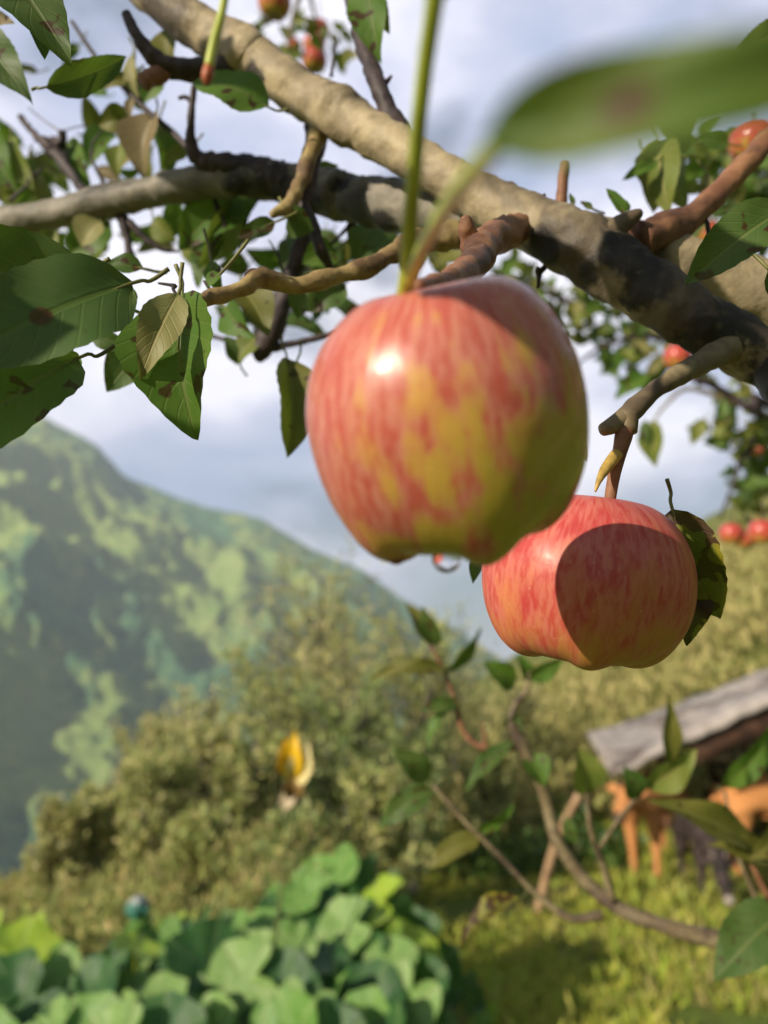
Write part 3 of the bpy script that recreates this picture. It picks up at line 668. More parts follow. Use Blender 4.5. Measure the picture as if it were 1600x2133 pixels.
def shrub(px, py, d, w, h, label, cols):
    q = P(px, py, d); g = height(q.x, q.y); t = thing('shrub', label, 'shrub', Vector((q.x, q.y, g)))
    m = 900; a = RS.normal(size=(m, 3)) * [w * .3, .18, h * .36]; a[:, 2] = np.abs(a[:, 2]); V, F = bulk_leaves(a + [q.x, q.y, g], RS.normal(size=(m, 3)) + [0, 0, .5], RS.uniform(.05, .13, m), .55, RS)
    bulk_obj('foliage', V, F, bulkleaf('shrub leaves', cols), t)
    for k in range(7):
        mb = MB(); e = Vector((q.x + random.uniform(-w, w) * .4, q.y + random.uniform(-.1, .1), g + h * random.uniform(.5, .9))); tube(mb, [(q.x, q.y, g - .03, .012), tuple((Vector((q.x, q.y, g)) + e) / 2) + (.008,), tuple(e) + (.003,)], 5, 3, 0); mb.build('stem', M_twig, t)
shrub(1190, 1830, 8.0, 1.1, .55, 'dark green low bush left of the calf', [(.03, .08, .02), (.05, .12, .025), (.08, .16, .03)])
shrub(1060, 1840, 7.4, .9, .4, 'low green bush behind the foot of the leaning stake', [(.05, .10, .02), (.09, .16, .03), (.12, .19, .04)])

def skin_mesh(name, verts, edges, radii, mats, parent, sub=2, M=None):
    me = bpy.data.meshes.new(name); Mi = ROOT[parent.name].inverted()
    me.from_pydata([Mi @ v for v in verts], edges, []); o = bpy.data.objects.new(name, me); COL.objects.link(o); o.parent = parent
    md = o.modifiers.new('Skin', 'SKIN'); md.use_smooth_shade = True
    for i, r in enumerate(radii): 
        r = r if isinstance(r, tuple) else (r, r); me.skin_vertices[0].data[i].radius = r
    me.skin_vertices[0].data[0].use_root = True
    s = o.modifiers.new('Sub', 'SUBSURF'); s.levels = sub; s.render_levels = sub
    for m in mats: me.materials.append(m)
    return o
def cow(name, label, cat, loc, yaw, S, mat, headpose, dark, group=None, white=False):
    """loc = ground point under the withers; the animal faces +x before yaw"""
    g = height(loc.x, loc.y); o0 = Vector((loc.x, loc.y, g)); Rz = Matrix.Rotation(yaw, 3, 'Z')
    t = thing(name, label, cat, o0, None, group)
    def q(x, y, z): return o0 + Rz @ Vector((x * S, y * S, z * S))
    hz = headpose
    V = [q(-.35, 0, .98), q(0, 0, 1.0), q(.42, 0, 1.02), q(.72, 0, 1.08), q(.95, 0, 1.08 + hz * .25), q(1.15, 0, 1.12 + hz * .5), q(1.33, 0, 1.02 + hz * .62), q(1.50, 0, .92 + hz * .68),
         q(-.72, 0, 1.04), q(-.90, 0, 1.02)]
    Rd = [.29, .32, .31, .25, .17, .14, .12, .07, .26, .13]; E = [(0, 1), (1, 2), (2, 3), (3, 4), (4, 5), (5, 6), (6, 7), (0, 8), (8, 9)]
    def leg(root, pts, rr):
        k = root
        for p, r in zip(pts, rr): V.append(p); Rd.append(r); E.append((k, len(V) - 1)); k = len(V) - 1
    for s in (-1, 1):
        leg(3, [q(.62, .15 * s, .80), q(.60 + .03 * s, .17 * s, .46), q(.61 + .05 * s, .17 * s, .24), q(.62 + .05 * s, .17 * s, .07), q(.67 + .05 * s, .17 * s, .02)], [.15, .075, .05, .045, .055])
        leg(8, [q(-.72, .17 * s, .78), q(-.62 + .05 * s, .18 * s, .60), q(-.84 + .05 * s, .18 * s, .38), q(-.80 + .05 * s, .18 * s, .20), q(-.79 + .05 * s, .18 * s, .07), q(-.74 + .05 * s, .18 * s, .02)], [.19, .11, .06, .05, .045, .055])
    leg(9, [q(-1.00, 0, .92), q(-1.04, 0, .62), q(-1.03, 0, .40)], [.04, .025, .04])
    Rd = [r * S for r in Rd]
    skin_mesh('body', V, E, Rd, [mat], t)
    for s in (-1, 1):
        e0 = V[5] + Rz @ Vector((-.02 * S, .09 * S * s, .07 * S)); e1 = e0 + Rz @ Vector((-.05 * S, .20 * S * s, .02 * S)); mb = MB()
        leaf_into(mb, e0, e1, .6, .4, .4, .1, 6, 3); mb.build('ear', mat, t)
        h1 = e0 + Rz @ Vector((.02 * S, -.03 * S * s, .04 * S)); mb = MB(); tube(mb, [tuple(h1) + (.022 * S,), tuple(h1 + Rz @ Vector((0, .05 * S * s, .07 * S))) + (.015 * S,), tuple(h1 + Rz @ Vector((.02 * S, .05 * S * s, .14 * S))) + (.005 * S,)], 7, 4, 0); mb.build('horn', dark, t)
        mb = MB(); ec = V[6] + Rz @ Vector((-.05 * S, .10 * S * s, .05 * S)); tube(mb, [tuple(ec + Rz @ Vector((0, -.02 * S * s, 0))) + (.018 * S,), tuple(ec + Rz @ Vector((0, .012 * S * s, 0))) + (.012 * S,)], 8, 2, 0); mb.build('eye', dark, t)
    mb = MB(); m = V[7]; f = Rz @ Vector((1, 0, 0)); tube(mb, [tuple(m - f * .04 * S) + (.075 * S,), tuple(m + f * .02 * S) + (.078 * S,), tuple(m + f * .06 * S) + (.05 * S,)], 10, 3, 0); mb.build('muzzle', dark, t)
    return t
M_hide = plain('tawny hide', (.58, .25, .085), .75, .14, 5); M_hide2 = plain('rust hide', (.58, .25, .08), .75, .12, 4); M_pelt = plain('dark pelt', (.045, .030, .028), .8, .7, 9); M_horn = plain('dark horn', (.05, .03, .02), .5, .3, 20)
def animals():
    a = P(1345, 1800, 7.3); cow('calf', 'tawny orange calf with slim bare legs at the edge of the shed', 'calf', Vector((a.x + .25, a.y + .36, 0)), R(235), .72, M_hide, -.2, M_horn)
    b = P(1590, 1800, 7.5); cow('cow', 'larger rust coloured cow under the shed roof at the right edge', 'cow', Vector((b.x + .25, b.y, 0)), R(6), .72, M_hide2, .1, M_horn)
    c = P(1462, 1790, 6.95); cow('goat', 'dark brown shaggy goat with a whitish muzzle, head down beside the calf', 'goat', Vector((c.x, c.y, 0)), R(262), .52, M_pelt, -1.2, plain('pale muzzle', (.35, .30, .27), .7, .2, 20))
animals()

# ================================================================== apples
PROF = [(0.0, .58), (.05, .60), (.11, .68), (.20, .80), (.32, .88), (.48, .87), (.66, .76), (.82, .57), (.94, .32), (.995, .06), (1.0, -.16), (.975, -.40), (.915, -.62), (.82, -.80), (.70, -.92), (.57, -.985), (.42, -.99), (.24, -.92), (.12, -.84), (0, -.82)]
def apple_body(name, Rr, mat, parent, zs=1.0, taper=1.0, lobes=.05, seed=0, na=96, sub=5):
    c = catmull(PROF, sub); mb = MB(); vs = []; M = ROOT[parent.name]
    n = len(c)
    for i, (r, z) in enumerate(c):
        r = max(r, 0)
        for k in range(na):
            a = 2 * math.pi * k / na; b = sstep(.2, -1.0, z); top = sstep(.4, .9, z)
            lob = math.cos(5 * a + seed)
            rr = r * (1 + lobes * .55 * lob * b + .020 * lob * top + .018 * mn.noise(Vector((math.cos(a) * 1.3, math.sin(a) * 1.3, z * 1.2 + seed))))
            rr *= 1 - (1 - taper) * sstep(.1, -1.0, z)
            zz = z - lobes * max(0, lob) * sstep(-.6, -1.0, z) * sstep(.12, .4, r) * 1.3 + .03 * math.cos(a + seed) * top
            vs.append(M @ Vector((rr * math.cos(a) * Rr, rr * math.sin(a) * Rr, zz * Rr * zs)))
    fs = [(i * na + k, (i + 1) * na + k, (i + 1) * na + (k + 1) % na, i * na + (k + 1) % na) for i in range(n - 1) for k in range(na)]
    mb.add(vs, fs); return mb.build(name, mat, parent)
def calyx(parent, Rr, zs):
    M = ROOT[parent.name]; mb = MB()
    for k in range(5):
        a = k * 2 * math.pi / 5 + .3
        leaf_into(mb, M @ Vector((.08 * Rr * math.cos(a), .08 * Rr * math.sin(a), -.88 * Rr * zs)), M @ Vector((.24 * Rr * math.cos(a), .24 * Rr * math.sin(a), -1.06 * Rr * zs)), .5, .3, .3, .3, 5, 2)
    mb.build('calyx', M_twig, parent)
def axis_rot(zc):
    """rotation whose z axis is the given camera-space direction (right, up, back)"""
    z = (RT * zc[0] + UP * zc[1] - FW * zc[2]).normalized(); x = (RT - z * RT.dot(z)).normalized(); y = z.cross(x)
    return Matrix((x, y, z)).transposed()
YW = (.42, -.48, -.62)
M_app1 = appmat('apple skin streaked', (.50, .10, .07), (.60, .22, .16), (.62, .32, .08), (.44, .35, .04), -.29, 1.7, (.50, -.45, -.55))
M_app2 = appmat('apple skin red', (.52, .06, .055), (.62, .16, .13), (.64, .21, .09), (.52, .26, .05), -.36, 4.2, (.2, -.4, -.75), .55, 0., .36)
M_app3 = appmat('apple skin distant', (.48, .04, .035), (.55, .10, .07), (.55, .34, .07), (.40, .32, .05), -.36, 8.2, (.0, -.2, -.9))

def hero_apple1():
    C = P(927, 848, .205); Rr = .0370
    t = thing('apple', 'large apple hanging nearest, striped red over yellow, with two long green stalks', 'apple', C, axis_rot((-.13, .93, .30)))
    apple_body('body', Rr, M_app1, t, .945, .99, .075, .4); calyx(t, Rr, 1)
    w = 22
    mb = MB(); tube(mb, [pt(842, 612, .186, 34), pt(848, 560, .180, 32), pt(856, 440, .168, 32), pt(868, 300, .156, 34), pt(884, 150, .145, 36), pt(904, 10, .135, 40), pt(915, -90, .13, 46)], 12, 6, .04); mb.build('stem', M_stem, t)
    mb = MB(); tube(mb, [pt(848, 600, .186, 28), pt(868, 545, .172, 30), pt(900, 480, .150, 34), pt(950, 405, .120, 40), pt(1015, 325, .092, 46), pt(1050, 296, .085, 44)], 12, 6, .04); mb.build('stem', M_stem, t)
    mb = MB(); leaf_into(mb, P(1005, 288, .073), P(1960, 110, .056), .255, -.30, .30, .05, 26, 7, seed=3, serr=.015); o = mb.build('leaf', LBIG, t); o['label'] = 'big blurred green leaf with a brown spot reaching in from the right'
    mb = MB(); leaf_into(mb, P(912, 12, .135), P(890, -190, .130), .55, .3, .3, .1, 10, 4); mb.build('leaf', ML['brown'], t)
def spotleaf(name, top, alt, spot, sr, under=(.12, .16, .05), vein=(.10, .16, .03)):
    """a leaf with one round necrotic spot at (u, v)"""
    m = leafmat(name, top, alt, under, vein, .2, .25); t = m.node_tree; bs = [n for n in t.nodes if n.type == 'BSDF_PRINCIPLED'][0]
    uv = t.nodes.new('ShaderNodeUVMap'); d = t.nodes.new('ShaderNodeVectorMath'); d.operation = 'SUBTRACT'; d.inputs[1].default_value = (spot[0], spot[1], 0)
    t.links.new(uv.outputs[0], d.inputs[0]); sc = t.nodes.new('ShaderNodeVectorMath'); sc.operation = 'MULTIPLY'; sc.inputs[1].default_value = (1, sr[2] if len(sr) > 2 else .6, 0); t.links.new(d.outputs[0], sc.inputs[0])
    ln = t.nodes.new('ShaderNodeVectorMath'); ln.operation = 'LENGTH'; t.links.new(sc.outputs[0], ln.inputs[0])
    mr = t.nodes.new('ShaderNodeMapRange'); mr.inputs[1].default_value = sr[0]; mr.inputs[2].default_value = sr[1]; mr.inputs[3].default_value = 1; mr.inputs[4].default_value = 0; t.links.new(ln.outputs['Value'], mr.inputs[0])
    mx = t.nodes.new('ShaderNodeMix'); mx.data_type = 'RGBA'; t.links.new(mr.outputs[0], mx.inputs[0]); old = bs.inputs['Base Color'].links[0].from_socket; t.links.new(old, mx.inputs[6]); mx.inputs[7].default_value = (.075, .024, .010, 1)
    t.links.new(mx.outputs[2], bs.inputs['Base Color']); return m
LBIG = spotleaf('leaf big', (.055, .13, .012), (.12, .16, .02), (.385, .0), (.03, .09, .30))
LSPOT = spotleaf('leaf one spot', (.045, .11, .022), (.09, .14, .035), (.50, .0), (.045, .062, .55))
hero_apple1()
def hero_apple2():
    C = P(1222, 1192, .325); Rr = .0440
    t = thing('apple', 'red apple below and behind the large one, half covered by its round shadow', 'apple', C, axis_rot((.10, 1.0, .02)))
    apple_body('body', Rr, M_app2, t, .79, .97, .05, 2.0); calyx(t, Rr, .79)
    mb = MB(); tube(mb, [pt(1268, 1075, .322, 22), pt(1272, 1030, .322, 24), pt(1280, 985, .322, 26), pt(1293, 935, .322, 32), pt(1302, 895, .323, 40)], 12, 6, .10); mb.build('stem', M_spur, t)
    mb = MB(); tube(mb, [pt(1286, 945, .32, 26), pt(1262, 975, .315, 24), pt(1248, 1000, .31, 14), pt(1240, 1024, .308, 5)], 10, 6, .1); mb.build('bud', M_bud, t)
    dr = MB(); c = P(1264, 1376, .312); vs = []
    for i in range(13):
        for k in range(20):
            th = math.pi * i / 12; a = 2 * math.pi * k / 20; vs.append(c + Vector((math.sin(th) * math.cos(a), math.sin(th) * math.sin(a), math.cos(th) * (1.25 if i < 6 else 1))) * .0021)
    dr.add(vs, [(i * 20 + k, (i + 1) * 20 + k, (i + 1) * 20 + (k + 1) % 20, i * 20 + (k + 1) % 20) for i in range(12) for k in range(20)])
    m = NT('water'); b = m.n('ShaderNodeBsdfPrincipled'); b.inputs['Transmission Weight'].default_value = 1; b.inputs['Roughness'].default_value = .02; b.inputs['IOR'].default_value = 1.33
    o = dr.build('water_drop', m.done(b.outputs[0])); tag(o, 'clear round water drop hanging under the smaller apple', 'drop')
hero_apple2()
M_water = bpy.data.materials['water']
def drop(px, py, r, label, C, Rr, sink=.35):
    d = (P(px, py, 1) - CAM).normalized(); oc = CAM - C; b = oc.dot(d); q = b * b - (oc.dot(oc) - Rr * Rr)
    t_ = -b - math.sqrt(q) if q > 0 else -b; p = CAM + d * t_; n = (p - C).normalized(); p = C + n * Rr if q > 0 else p
    p = p - n * r * sink; mb = MB(); x = n.orthogonal().normalized(); y = n.cross(x); vs = []
    for i in range(13):
        for k in range(20):
            th = math.pi * i / 12; a = 2 * math.pi * k / 20; vs.append(p + (x * math.sin(th) * math.cos(a) + y * math.sin(th) * math.sin(a)) * r * 1.15 + n * math.cos(th) * r * .85 - Vector((0, 0, 1)) * (r * .3 * max(0, math.cos(th))))
    mb.add(vs, [(i * 20 + k, (i + 1) * 20 + k, (i + 1) * 20 + (k + 1) % 20, i * 20 + (k + 1) % 20) for i in range(12) for k in range(20)])
    tag(mb.build('water_drop', M_water), label, 'drop', 'water drops clinging to the large apple')
AC = P(927, 848, .205)
for a in [(1042, 1012, .0022, 'yellow looking drop at the lower right of the large apple'), (1080, 1078, .0019, 'drop on the shaded lower right edge of the large apple'), (690, 1022, .0020, 'drop on the lower left outline of the large apple'),
          (822, 1160, .0026, 'left hanging drop under the large apple'), (930, 1172, .0034, 'biggest drop hanging from the middle of the large apple'), (1018, 1158, .0028, 'right hanging drop under the large apple'), (1212, 945, .0016, 'drop on the dark right outline of the large apple')]:
    drop(a[0], a[1], a[2], a[3], AC, .0368)
def far_apple(px, py, wpx, diam, label, tilt=(0, 1, .1), up=60):
    d = diam * FPX / wpx; t = thing('apple', label, 'apple', P(px, py, d), axis_rot(tilt), 'distant apples on the trees'); apple_body('body', diam / 2, M_app3, t, .88, .95, .04, px * .1, 40, 2)
    mb = MB(); tube(mb, [pt(px, py - wpx * .25, d, wpx * .07), pt(px + 3, py - wpx * .6, d, wpx * .06), pt(px, py - up, d, wpx * .07)], 6, 4, 0); mb.build('stem', M_twig, t); calyx(t, diam / 2, .88)
for a in [
    (572, 4, 70, .06, 'orange apple cut by the top edge above the main branch'),
    (664, 62, 46, .058, 'topmost pink apple of the pair hanging above the main branch'),
    (655, 90, 48, .058, 'pink apple between the topmost pink one and the dark one'),
    (655, 124, 54, .058, 'dark maroon apple hanging lowest in the cluster above the main branch'),
    (612, 96, 34, .055, 'shaded purple apple behind leaves left of the pink cluster'),
    (1566, 290, 92, .068, 'red and yellow apple beside the thin branch at the upper right edge'),
    (1412, 742, 58, .062, 'small red apple showing just under the thick limb at right'),
    (1474, 486, 60, .062, 'orange red apple glimpsed under the forked branch at the right'),
    (1524, 1110, 50, .06, 'left one of the distant red apples in a row beside the scabbed leaf'),
    (1552, 1122, 40, .06, 'middle one of the distant red apples in a row at the right edge'),
    (1588, 1106, 58, .06, 'rightmost of the distant red apples in a row at the right edge'),
    (1584, 935, 40, .06, 'dark red apple among leaves at the right edge above the distant row'),
]: far_apple(*a)

# ================================================================== the near apple tree
def tree_root(label, base): return thing('apple_tree', label, 'tree', base)
NB = Vector((.98, .22, 0)); NB.z = height(NB.x, NB.y)
near = tree_root('near apple tree whose thick pale limb crosses the picture above the large apple', NB)
def br(name, pts, mat, seg=12, sub=6, rough=.10, parent=None, extra=None, nscale=1.0):
    mb = MB(); q = [pt(*p) for p in pts]
    if extra: q = q + extra
    tube(mb, q, seg, sub, rough, nscale=nscale, seed=pts[0][0] * .01); return mb.build(name, mat, parent or near)
def loc_(px, py, d): p = P(px, py, d) - NB; return (p.x, p.y, p.z)
M_limb = bark('bark limb stain and shade', (.46, .37, .22), (.29, .23, .145), (.035, .024, .018), 46, .66, .0028, patches=[(loc_(1325, 520, .385), .020), (loc_(1335, 590, .37), .022), (loc_(1300, 640, .375), .016), (loc_(1470, 730, .37), .024), (loc_(1560, 790, .365), .022), (loc_(1130, 515, .405), .013), (loc_(1210, 590, .39), .012), (loc_(505, 170, .50), .014), (loc_(1590, 640, .37), .026)])  # patches put branch and underside shade into the bark colour, with some stain
M_grey = bark('bark grey stain and shade', (.30, .265, .21), (.18, .165, .13), (.03, .028, .024), 45, .6, .0024, patches=[(loc_(480, 400, .55), .016), (loc_(560, 395, .54), .022), (loc_(610, 420, .53), .020), (loc_(705, 380, .52), .010), (loc_(780, 470, .50), .016)])
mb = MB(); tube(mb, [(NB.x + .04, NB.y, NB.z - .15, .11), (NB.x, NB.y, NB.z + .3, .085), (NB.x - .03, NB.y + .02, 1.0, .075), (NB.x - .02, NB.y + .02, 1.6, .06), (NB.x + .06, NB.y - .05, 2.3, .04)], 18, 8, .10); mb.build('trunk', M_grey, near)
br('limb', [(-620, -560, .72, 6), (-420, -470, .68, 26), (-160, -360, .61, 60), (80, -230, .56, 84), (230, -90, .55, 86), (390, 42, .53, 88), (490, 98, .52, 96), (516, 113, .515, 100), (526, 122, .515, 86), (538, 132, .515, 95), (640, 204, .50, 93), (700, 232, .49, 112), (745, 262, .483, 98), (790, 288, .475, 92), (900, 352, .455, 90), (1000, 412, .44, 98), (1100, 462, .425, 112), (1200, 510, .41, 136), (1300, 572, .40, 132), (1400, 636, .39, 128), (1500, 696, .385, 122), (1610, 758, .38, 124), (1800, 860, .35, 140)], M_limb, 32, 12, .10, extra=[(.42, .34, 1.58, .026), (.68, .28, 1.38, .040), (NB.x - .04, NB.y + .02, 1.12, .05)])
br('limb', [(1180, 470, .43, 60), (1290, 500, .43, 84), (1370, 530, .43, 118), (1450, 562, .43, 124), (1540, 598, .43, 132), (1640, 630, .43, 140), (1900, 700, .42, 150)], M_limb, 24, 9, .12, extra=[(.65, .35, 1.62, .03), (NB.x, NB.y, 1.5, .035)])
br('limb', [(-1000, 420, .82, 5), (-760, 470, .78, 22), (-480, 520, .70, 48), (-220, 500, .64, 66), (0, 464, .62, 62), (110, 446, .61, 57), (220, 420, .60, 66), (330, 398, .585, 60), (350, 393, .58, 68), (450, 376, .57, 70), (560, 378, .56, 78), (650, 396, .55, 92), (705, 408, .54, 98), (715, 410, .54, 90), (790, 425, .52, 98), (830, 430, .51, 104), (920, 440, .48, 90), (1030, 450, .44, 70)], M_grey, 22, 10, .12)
br('branch', [(405, 180, .55, 12), (398, 250, .55, 16), (402, 310, .555, 26), (430, 338, .56, 42), (510, 352, .56, 56), (590, 378, .555, 74), (640, 396, .55, 70)], M_dark, 18, 10, 0.20, nscale=2.0)
br('twig', [(372, 205, .55, 8), (388, 203, .55, 9), (400, 215, .55, 11)], M_dark, 12, 8, 0.12, nscale=2.0)
br('branch', [(262, 28, .50, 20), (290, 80, .50, 27), (325, 125, .505, 36), (370, 142, .51, 44), (430, 146, .515, 48), (500, 140, .52, 60)], M_dark, 18, 10, 0.20, nscale=2.0)
br('twig', [(300, 172, .50, 34), (322, 158, .505, 38), (352, 142, .51, 36)], M_spur, 16, 9, 0.20, nscale=2.0)
br('branch', [(830, 280, .47, 60), (805, 225, .475, 42), (788, 180, .48, 36), (765, 112, .50, 36), (742, 40, .52, 32), (722, -70, .55, 28), (690, -220, .6, 18), (700, -330, .64, 4)], M_dark, 18, 11, 0.25, nscale=2.0)
br('twig', [(790, 180, .48, 22), (806, 170, .48, 12), (816, 158, .48, 5)], M_dark, 12, 8, 0.12, nscale=2.0)
br('branch', [(672, 262, .50, 46), (650, 310, .49, 34), (632, 370, .48, 32), (610, 415, .47, 30), (590, 436, .465, 26), (566, 448, .46, 14)], M_gold, 18, 11, 0.30, nscale=2.0)
br('branch', [(660, 262, .505, 50), (655, 320, .50, 38), (640, 390, .49, 30), (632, 430, .485, 30), (655, 480, .48, 28), (668, 520, .48, 22), (688, 556, .49, 16)], M_dark, 18, 11, 0.22, nscale=2.0)
br('branch', [(960, 490, .43, 60), (890, 500, .425, 52), (830, 522, .41, 42), (770, 556, .40, 40), (690, 580, .39, 38), (620, 594, .38, 36), (545, 582, .37, 44), (490, 606, .36, 34), (420, 625, .35, 30), (370, 644, .342, 24), (330, 662, .336, 15)], M_gold, 18, 11, 0.32, nscale=2.0)
br('twig', [(545, 590, .37, 34), (530, 574, .368, 26), (512, 580, .366, 12)], M_spur, 14, 9, 0.27, nscale=2.0)
br('branch', [(645, 470, .6, 40), (622, 540, .6, 42), (590, 620, .6, 44), (565, 690, .6, 50), (545, 735, .6, 38), (540, 752, .6, 20)], M_dark, 18, 10, 0.18, nscale=2.0)
br('twig', [(440, 700, .61, 8), (490, 712, .605, 13), (550, 725, .6, 20), (610, 716, .6, 15), (720, 690, .6, 12)], M_dark, 14, 9, 0.22, nscale=2.0)
br('branch', [(1110, 470, .43, 50), (1060, 484, .405, 62), (1015, 502, .36, 66), (990, 545, .31, 64), (955, 580, .27, 58), (905, 592, .235, 40), (870, 596, .215, 26)], M_spur, 20, 11, 0.30, nscale=2.0)
br('twig', [(985, 520, .34, 50), (972, 475, .335, 34), (968, 452, .333, 20)], M_spur, 16, 9, 0.27, nscale=2.0)
br('branch', [(1590, 715, .39, 40), (1545, 715, .382, 62), (1485, 742, .365, 50), (1420, 778, .345, 44), (1360, 818, .333, 38), (1310, 862, .326, 42), (1280, 884, .323, 40), (1256, 896, .32, 26)], M_twig, 16, 8, .20)
br('branch', [(1306, 862, .325, 50), (1304, 900, .323, 44)], M_twig, 14, 5, .1)
br('twig', [(150, 45, .62, 8), (205, 125, .61, 10), (290, 215, .60, 11), (350, 268, .59, 12), (410, 325, .575, 14)], M_dark, 12, 9, 0.06, nscale=2.0)
br('twig', [(42, 242, .72, 12), (80, 288, .71, 16), (105, 308, .705, 30), (130, 335, .70, 26), (165, 385, .68, 18), (200, 430, .63, 22)], M_dark, 10, 7, .45, nscale=2)
br('twig', [(92, 300, .71, 10), (112, 292, .71, 14), (128, 300, .705, 22), (130, 272, .70, 12)], M_dark, 12, 9, 0.38, nscale=2.0)
br('twig', [(130, 274, .70, 3), (165, 264, .71, 3), (208, 262, .72, 3)], M_twig, 5, 5, 0)
br('twig', [(60, 225, .72, 3), (90, 250, .71, 3), (128, 276, .70, 4)], M_twig, 5, 5, 0)
br('twig', [(255, 450, .6, 26), (266, 500, .6, 16), (272, 532, .6, 20), (280, 548, .6, 8)], M_dark, 12, 9, 0.25, nscale=2.0)
br('twig', [(268, 462, .6, 18), (300, 495, .6, 14), (335, 518, .6, 11), (372, 524, .6, 7)], M_dark, 12, 9, 0.19, nscale=2.0)
br('twig', [(1168, 432, .46, 24), (1172, 385, .46, 22), (1176, 345, .46, 22), (1178, 336, .46, 16)], M_spur, 16, 9, 0.14, nscale=2.0)
br('twig', [(1255, 500, .40, 60), (1290, 470, .40, 42), (1325, 448, .40, 26), (1335, 440, .40, 12)], M_twig, 12, 5, .14)
br('branch', [(1330, 500, .41, 76), (1390, 478, .42, 70), (1440, 452, .43, 56), (1490, 405, .44, 48), (1550, 345, .45, 48), (1620, 275, .46, 50), (1720, 190, .48, 44), (1900, 30, .52, 30), (2100, -60, .58, 6)], M_spur, 20, 11, 0.16, nscale=2.0)
mb = MB(); tube(mb, [pt(474, -40, .20, 16), pt(462, 30, .20, 17), pt(446, 90, .20, 20), pt(436, 140, .20, 22)], 10, 6, .06); tube(mb, [pt(436, 138, .20, 22), pt(432, 160, .20, 26), pt(430, 176, .20, 12)], 10, 5, .1, m=1); mb.build('twig', [M_stem, M_redbud], near)
mb = MB(); tube(mb, [pt(474, -38, .20, 18), pt(560, -260, .24, 24), pt(700, -420, .32, 40), pt(900, -500, .45, 50)] + [(.6, .2, 2.1, .02), (NB.x + .05, NB.y - .05, 2.2, .03)], 10, 6, .1); mb.build('branch', M_twig, near)
rt = random.Random(77)
for (x0, y0, x1, y1, d, w) in [(20, 420, 90, 350, .72, 9), (260, 440, 190, 330, .66, 10), (190, 330, 215, 270, .66, 6), (330, 250, 280, 150, .62, 9), (440, 390, 470, 470, .58, 12), (470, 470, 440, 540, .58, 7), (560, 380, 500, 520, .6, 10), (120, 440, 90, 520, .66, 11), (740, 420, 700, 500, .56, 12), (700, 500, 640, 560, .57, 8), (690, 160, 700, 90, .6, 8), (390, 640, 330, 590, .35, 9), (440, 620, 425, 585, .36, 9), (600, 590, 560, 500, .5, 6), (1240, 500, 1215, 450, .42, 14), (1120, 460, 1135, 405, .43, 12), (1500, 520, 1470, 450, .43, 14), (1150, 540, 1120, 600, .42, 14)]:
    xm, ym = (x0 + x1) / 2 + rt.uniform(-14, 14), (y0 + y1) / 2 + rt.uniform(-14, 14)
    br('twig', [(x0, y0, d, w), (xm, ym, d, w * .8), (xm + rt.uniform(-3, 3), ym + rt.uniform(-3, 3) - 6, d, w), (x1, y1, d, w * .5)], M_dark, 8, 5, .3, nscale=2)
# low branch reaching in from the right
br('branch', [(1060, 1500, .95, 16), (1085, 1548, .95, 30), (1122, 1622, .95, 24), (1142, 1685, .95, 24), (1160, 1750, .94, 26), (1215, 1830, .93, 28), (1290, 1892, .91, 30), (1390, 1930, .89, 32), (1500, 1958, .88, 40), (1640, 1975, .86, 44)], M_twig, 14, 7, .10, extra=[(.72, .72, 1.2, .014), (NB.x - .05, NB.y + .05, 1.0, .03)])
br('twig', [(1062, 1510, .95, 16), (1072, 1470, .955, 13), (1095, 1440, .96, 12), (1105, 1400, .96, 8)], M_twig, 8, 5, .12)
br('twig', [(1255, 1905, .92, 20), (1190, 1912, .92, 17), (1120, 1865, .93, 13), (1040, 1782, .94, 12), (960, 1702, .95, 10), (902, 1635, .96, 9)], M_twig, 10, 6, .12)
br('twig', [(1278, 1880, .91, 18), (1255, 1800, .91, 15), (1232, 1735, .90, 12), (1224, 1680, .90, 9), (1222, 1645, .90, 7)], M_twig, 8, 6, .10)
br('twig', [(1246, 1770, .905, 9), (1290, 1705, .89, 8), (1345, 1640, .88, 8), (1400, 1590, .87, 6)], M_twig, 8, 6, .06)
br('twig', [(1085, 1552, .95, 18), (1040, 1562, .96, 13), (990, 1550, .965, 12), (962, 1515, .97, 12), (950, 1465, .97, 10), (925, 1400, .975, 8), (898, 1345, .98, 6)], M_spur, 14, 10, 0.14, nscale=2.0)
br('twig', [(1010, 1555, .965, 10), (1008, 1525, .967, 7), (1004, 1505, .97, 5)], M_spur, 12, 8, 0.14, nscale=2.0)
br('twig', [(1620, 1900, .80, 16), (1590, 1850, .80, 13), (1560, 1790, .80, 11), (1515, 1735, .80, 8)], M_spur, 12, 10, 0.14, nscale=2.0)
br('twig', [(1600, 1290, .9, 3), (1620, 1500, .9, 10), (1650, 1800, .88, 20), (1700, 1985, .86, 30)], M_twig, 8, 6, .10)
br('twig', [(1510, 1650, .86, 6), (1530, 1760, .86, 9), (1580, 1880, .86, 12), (1640, 1975, .86, 16)], M_twig, 8, 6, .10)

